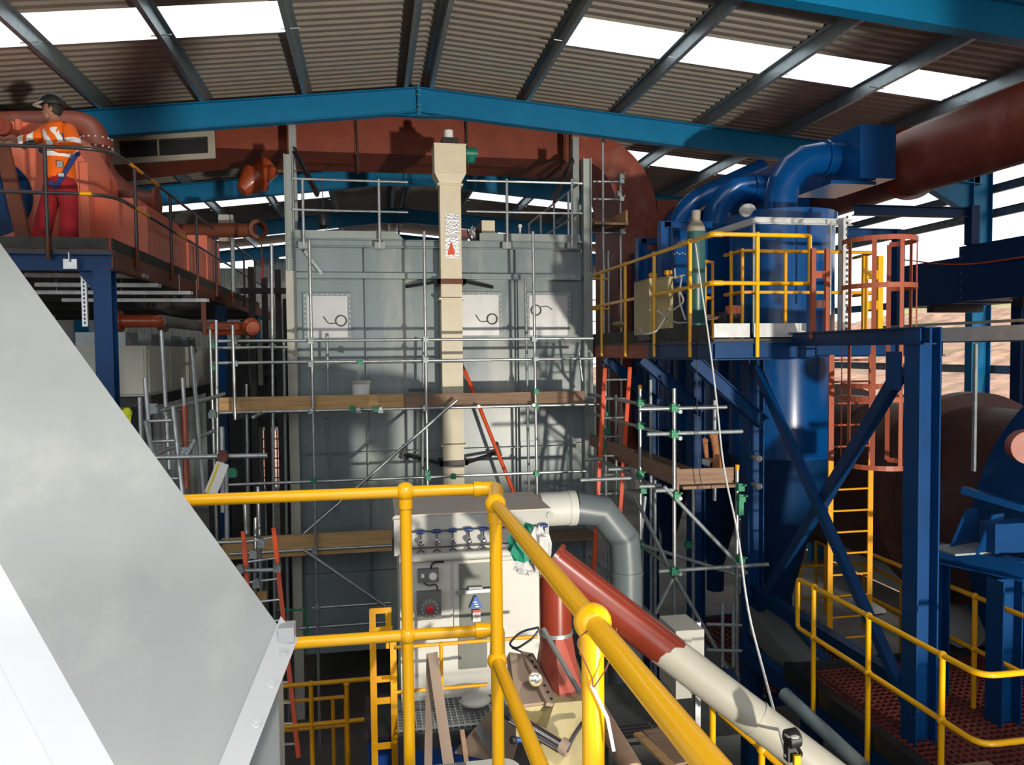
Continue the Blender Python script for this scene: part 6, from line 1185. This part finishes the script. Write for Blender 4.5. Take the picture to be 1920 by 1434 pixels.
# dark plant floor under the pipe
db = thing('dark_conveyor', 'dark ribbed conveyor casing in the shade below the red pipe', 'conveyor', (2.2, 5.6, 0)); p, q = aD(1150, 1375, 5.4), aD(1400, 1440, 5.4); M().box((p.x, 5.2, 0), (q.x + .1, 6.2, aD(1250, 1390, 5.6).z)).o('casing', 'toe_board', db, smooth=False)
for k in range(5): M().box((p.x + .02, 5.24 + k * .05, aD(1250, 1390, 5.6).z), (p.x + .4, 5.26 + k * .05, aD(1250, 1390, 5.6).z + .03)).o('rib', 'dark_steel', db, smooth=False)
cv = thing('grey_conveyor', 'long grey inclined conveyor casing left of the lower walkway', 'conveyor', aY(1560, 1434, 6.5))
M().bar(aZ(1405, 1130, 2.6), aZ(1700, 1470, 2.0), .42, .30).o('casing', 'plastic_grey', cv, smooth=False); M().bar(aZ(1420, 1100, 2.75), aZ(1730, 1440, 2.15), .10, .10).o('side_beam', 'steel_blue', cv, smooth=False); M().tube([aZ(1470, 1300, 2.45), aZ(1620, 1440, 2.2)], .07, 14).o('pipe_run', 'boiler_grey', cv)
M().box((3.6, 5.0, 0), (4.0, 5.2, 1.9)).o('leg', 'navy', cv, smooth=False); M().box((3.7, 7.8, 0), (3.9, 8.0, 2.4)).o('leg', 'navy', cv, smooth=False)
# winch with rope
wp_ = aD(1484, 1385, 4.2); wn_ = thing('rope_winch', 'small black and yellow rope hoist clamped on the cream pipe', 'hoist', aD(1484, 1425, 4.2))
M().lathe(wp_ + V((-.035, 0, .0)), (1, 0, .1), [(0, .035), (.01, .05), (.07, .05), (.08, .035)], 20).o('drum_housing', 'black', wn_); M().ell((wp_.x, wp_.y - .01, wp_.z + .028), .045, .04, .015, 14).o('name_disc', 'bag_grey', wn_); M().box((wp_.x - .03, wp_.y - .02, wp_.z - .12), (wp_.x + .04, wp_.y + .03, wp_.z - .03)).o('bracket', 'black', wn_, smooth=False); M().tube(fillet([wp_ + V((.02, -.03, -.03)), wp_ + V((.05, -.03, -.08)), wp_ + V((.0, -.03, -.1))], .03), .008, 8).o('hook', 'chrome', wn_); M().box((wp_.x - .01, wp_.y - .05, wp_.z - .13), (wp_.x + .025, wp_.y - .03, wp_.z - .07)).o('yellow_catch', 'yellow', wn_, smooth=False)
rpt = thing('white_rope', 'long white rope hanging from the platform rail to the hoist', 'rope', aD(1474, 1420, 4.2))
pts = [(1304, 457, 8.6), (1312, 520, 8.3), (1330, 640, 7.9), (1345, 760, 7.5), (1356, 880, 7.0), (1385, 1000, 6.5), (1400, 1140, 5.9), (1440, 1290, 5.0), (1474, 1418, 4.2)]
M().tube(fillet([aD(*p) for p in pts], .5, 5), .0085, 8).o('rope', 'rope_white', rpt)
rb = thing('black_cable', 'thin black cable hanging beside the scaffold tower', 'cable', aY(1315, 920, 8.5)); M().tube(fillet([aY(1306, 640, 8.5), aY(1307, 760, 8.5), aY(1308, 860, 8.5), aY(1317, 920, 8.5)], .4, 5), .006, 6).o('cable', 'cable_black', rb)
# stub lamps on the blue column
for i, (py, lab) in enumerate(((860, 'upper round clear fitting on the blue vessel'), (912, 'lower round clear fitting on the blue vessel'))):
    p = aY(1424, py, 8.95); t = thing('bulkhead_fitting', lab, 'fitting', p); M().lathe(p + V((0, .2, 0)), (0, -1, 0), [(0, .03), (.14, .03), (.14, .045), (.2, .04), (.21, .01)], 14).o('lens', 'bag_grey', t); M().lathe(p + V((0, .24, 0)), (0, -1, 0), [(0, .055), (.03, .055)], 14).o('base', 'steel_blue', t)
# ---- scaffold lift at the right end of the boiler roof
sr_ = thing('roof_scaffold', 'small scaffold lift with boards beside the red elbow duct', 'scaffold', aY(1150, 560, 13.6))
for px, yt, Y in ((1130, 266, 13.5), (1163, 330, 13.9), (1140, 470, 14.4)): a = aY(px, yt, Y); M().tube([(a.x, Y, 4.0), a], .0242, 10).o('standard', 'galvanized', sr_)
a = aY(1131, 268, 13.5); M().tube([a, a + V((0, 0, .06))], .028, 10).o('end_cap', 'black', sr_)
for a, b in (((1112, 340), (1165, 341)), ((1112, 373), (1165, 374)), ((1110, 436), (1172, 437))): p, q = aY(*a, 13.8), aY(*b, 13.8); M().tube([p, q], .0242, 10).o('ledger', 'galvanized', sr_)
p = aY(1140, 418, 13.6); z = p.z
for k in range(4): M().box((aY(1110, 418, 13.6).x, 13.4 + k * .24, z - .06), (aY(1172, 418, 13.6).x, 13.62 + k * .24, z - .02)).o('walk_board', 'wood_worn', sr_, smooth=False)
M().box((aY(1112, 418, 13.6).x, 14.3, z - .02), (aY(1170, 418, 13.6).x, 14.34, z + .2)).o('toe_board', 'wood_worn', sr_, smooth=False); x = aY(1170, 418, 13.5).x; M().box((x, 13.4, z - .02), (x + .035, 14.3, z + .2)).o('toe_board', 'wood', sr_, smooth=False)
for px, py in ((1165, 332), (1165, 341), (1165, 374), (1160, 365), (1166, 436)): coupler(sr_, aY(px, py, 13.75), 'galvanized_dull', 1.1)
# ---- chain hoist hanging over the boiler roof
hk = thing('chain_hoist', 'dark chain hoist hanging over the boiler roof', 'hoist', aY(606, 440, 13.8)); p = aY(606, 412, 13.8); M().lathe((p.x, 13.8, p.z - .14), (0, 0, 1), [(0, .05), (.05, .08), (.22, .09), (.28, .05)], 14).o('hoist_body', 'black', hk); M().tube([(p.x, 13.8, p.z + .1), (p.x, 13.8, p.z + .75)], .008, 6).o('chain', 'dark_steel', hk); M().tube([(p.x + .05, 13.8, p.z + .1), (p.x + .05, 13.8, p.z - .35)], .012, 6).o('chain', 'galvanized', hk)
fb = thing('foil_bundle', 'crumpled bundle of foil insulation beside the elevator', 'insulation', aY(885, 440, 13.4)); crumple_p = aY(887, 432, 13.4)
random.seed(12); m = M().ell((crumple_p.x, 13.4, ZT + .17), .07, .06, .15, 12)
for i, q in enumerate(m.v): m.v[i] = V((crumple_p.x, 13.4, ZT + .17)) + (q - V((crumple_p.x, 13.4, ZT + .17))) * random.uniform(.7, 1.2)
m.o('foil', 'foil', fb, smooth=False); rcs = thing('red_case', 'dark red case on the boiler roof behind the elevator', 'case', (crumple_p.x - .25, 13.7, ZT + .02)); M().box((crumple_p.x - .45, 13.5, ZT + .02), (crumple_p.x - .08, 13.9, ZT + .25)).o('body', 'red_gloss', rcs, smooth=False); M().box((crumple_p.x - .46, 13.49, ZT + .25), (crumple_p.x - .07, 13.91, ZT + .28)).o('lid', 'red_gloss', rcs, smooth=False)
# ---- dark plant behind the left of the boiler
dp = thing('dark_plant', 'dark steel frame with cable risers in the gap left of the boiler', 'steel frame', aY(500, 800, 17))
for px, Y, yt in ((470, 17.0, 500), (495, 18.0, 520), (520, 17.5, 505), (455, 19.0, 600), (535, 18.5, 560)): a = aY(px, yt, Y); M().box((a.x - .06, Y, 0), (a.x + .06, Y + .12, a.z)).o('upright', 'dark_steel', dp, smooth=False)
for py, Y in ((545, 17.0), (640, 17.6), (700, 17.6), (780, 17.6)): a, b = aY(440, py, Y), aY(540, py, Y); M().bar(a, (b.x, b.y, a.z), .1, .12).o('crossbar', 'dark_steel', dp, smooth=False)
for px in (470, 487): a, b = aY(px, 640, 17.3), aY(px, 722, 17.3); M().box((a.x - .05, 17.3, b.z), (a.x + .05, 17.34, a.z)).o('pale_panel', 'wall_sheet', dp, smooth=False)

for a, b, zlo in ((395, 477, None), (479, 548, 800)):  # black blocks added to darken the gap beside the boiler
    xa, xb = aY(a, 700, 19.5).x, aY(b, 700, 19.5).x; M().box((xa, 19.5, 0 if zlo is None else aY(500, zlo, 19.5).z), (xb, 20.6, aY(450, 655, 19.5).z)).o('darkening_block', 'black', dp, smooth=False)
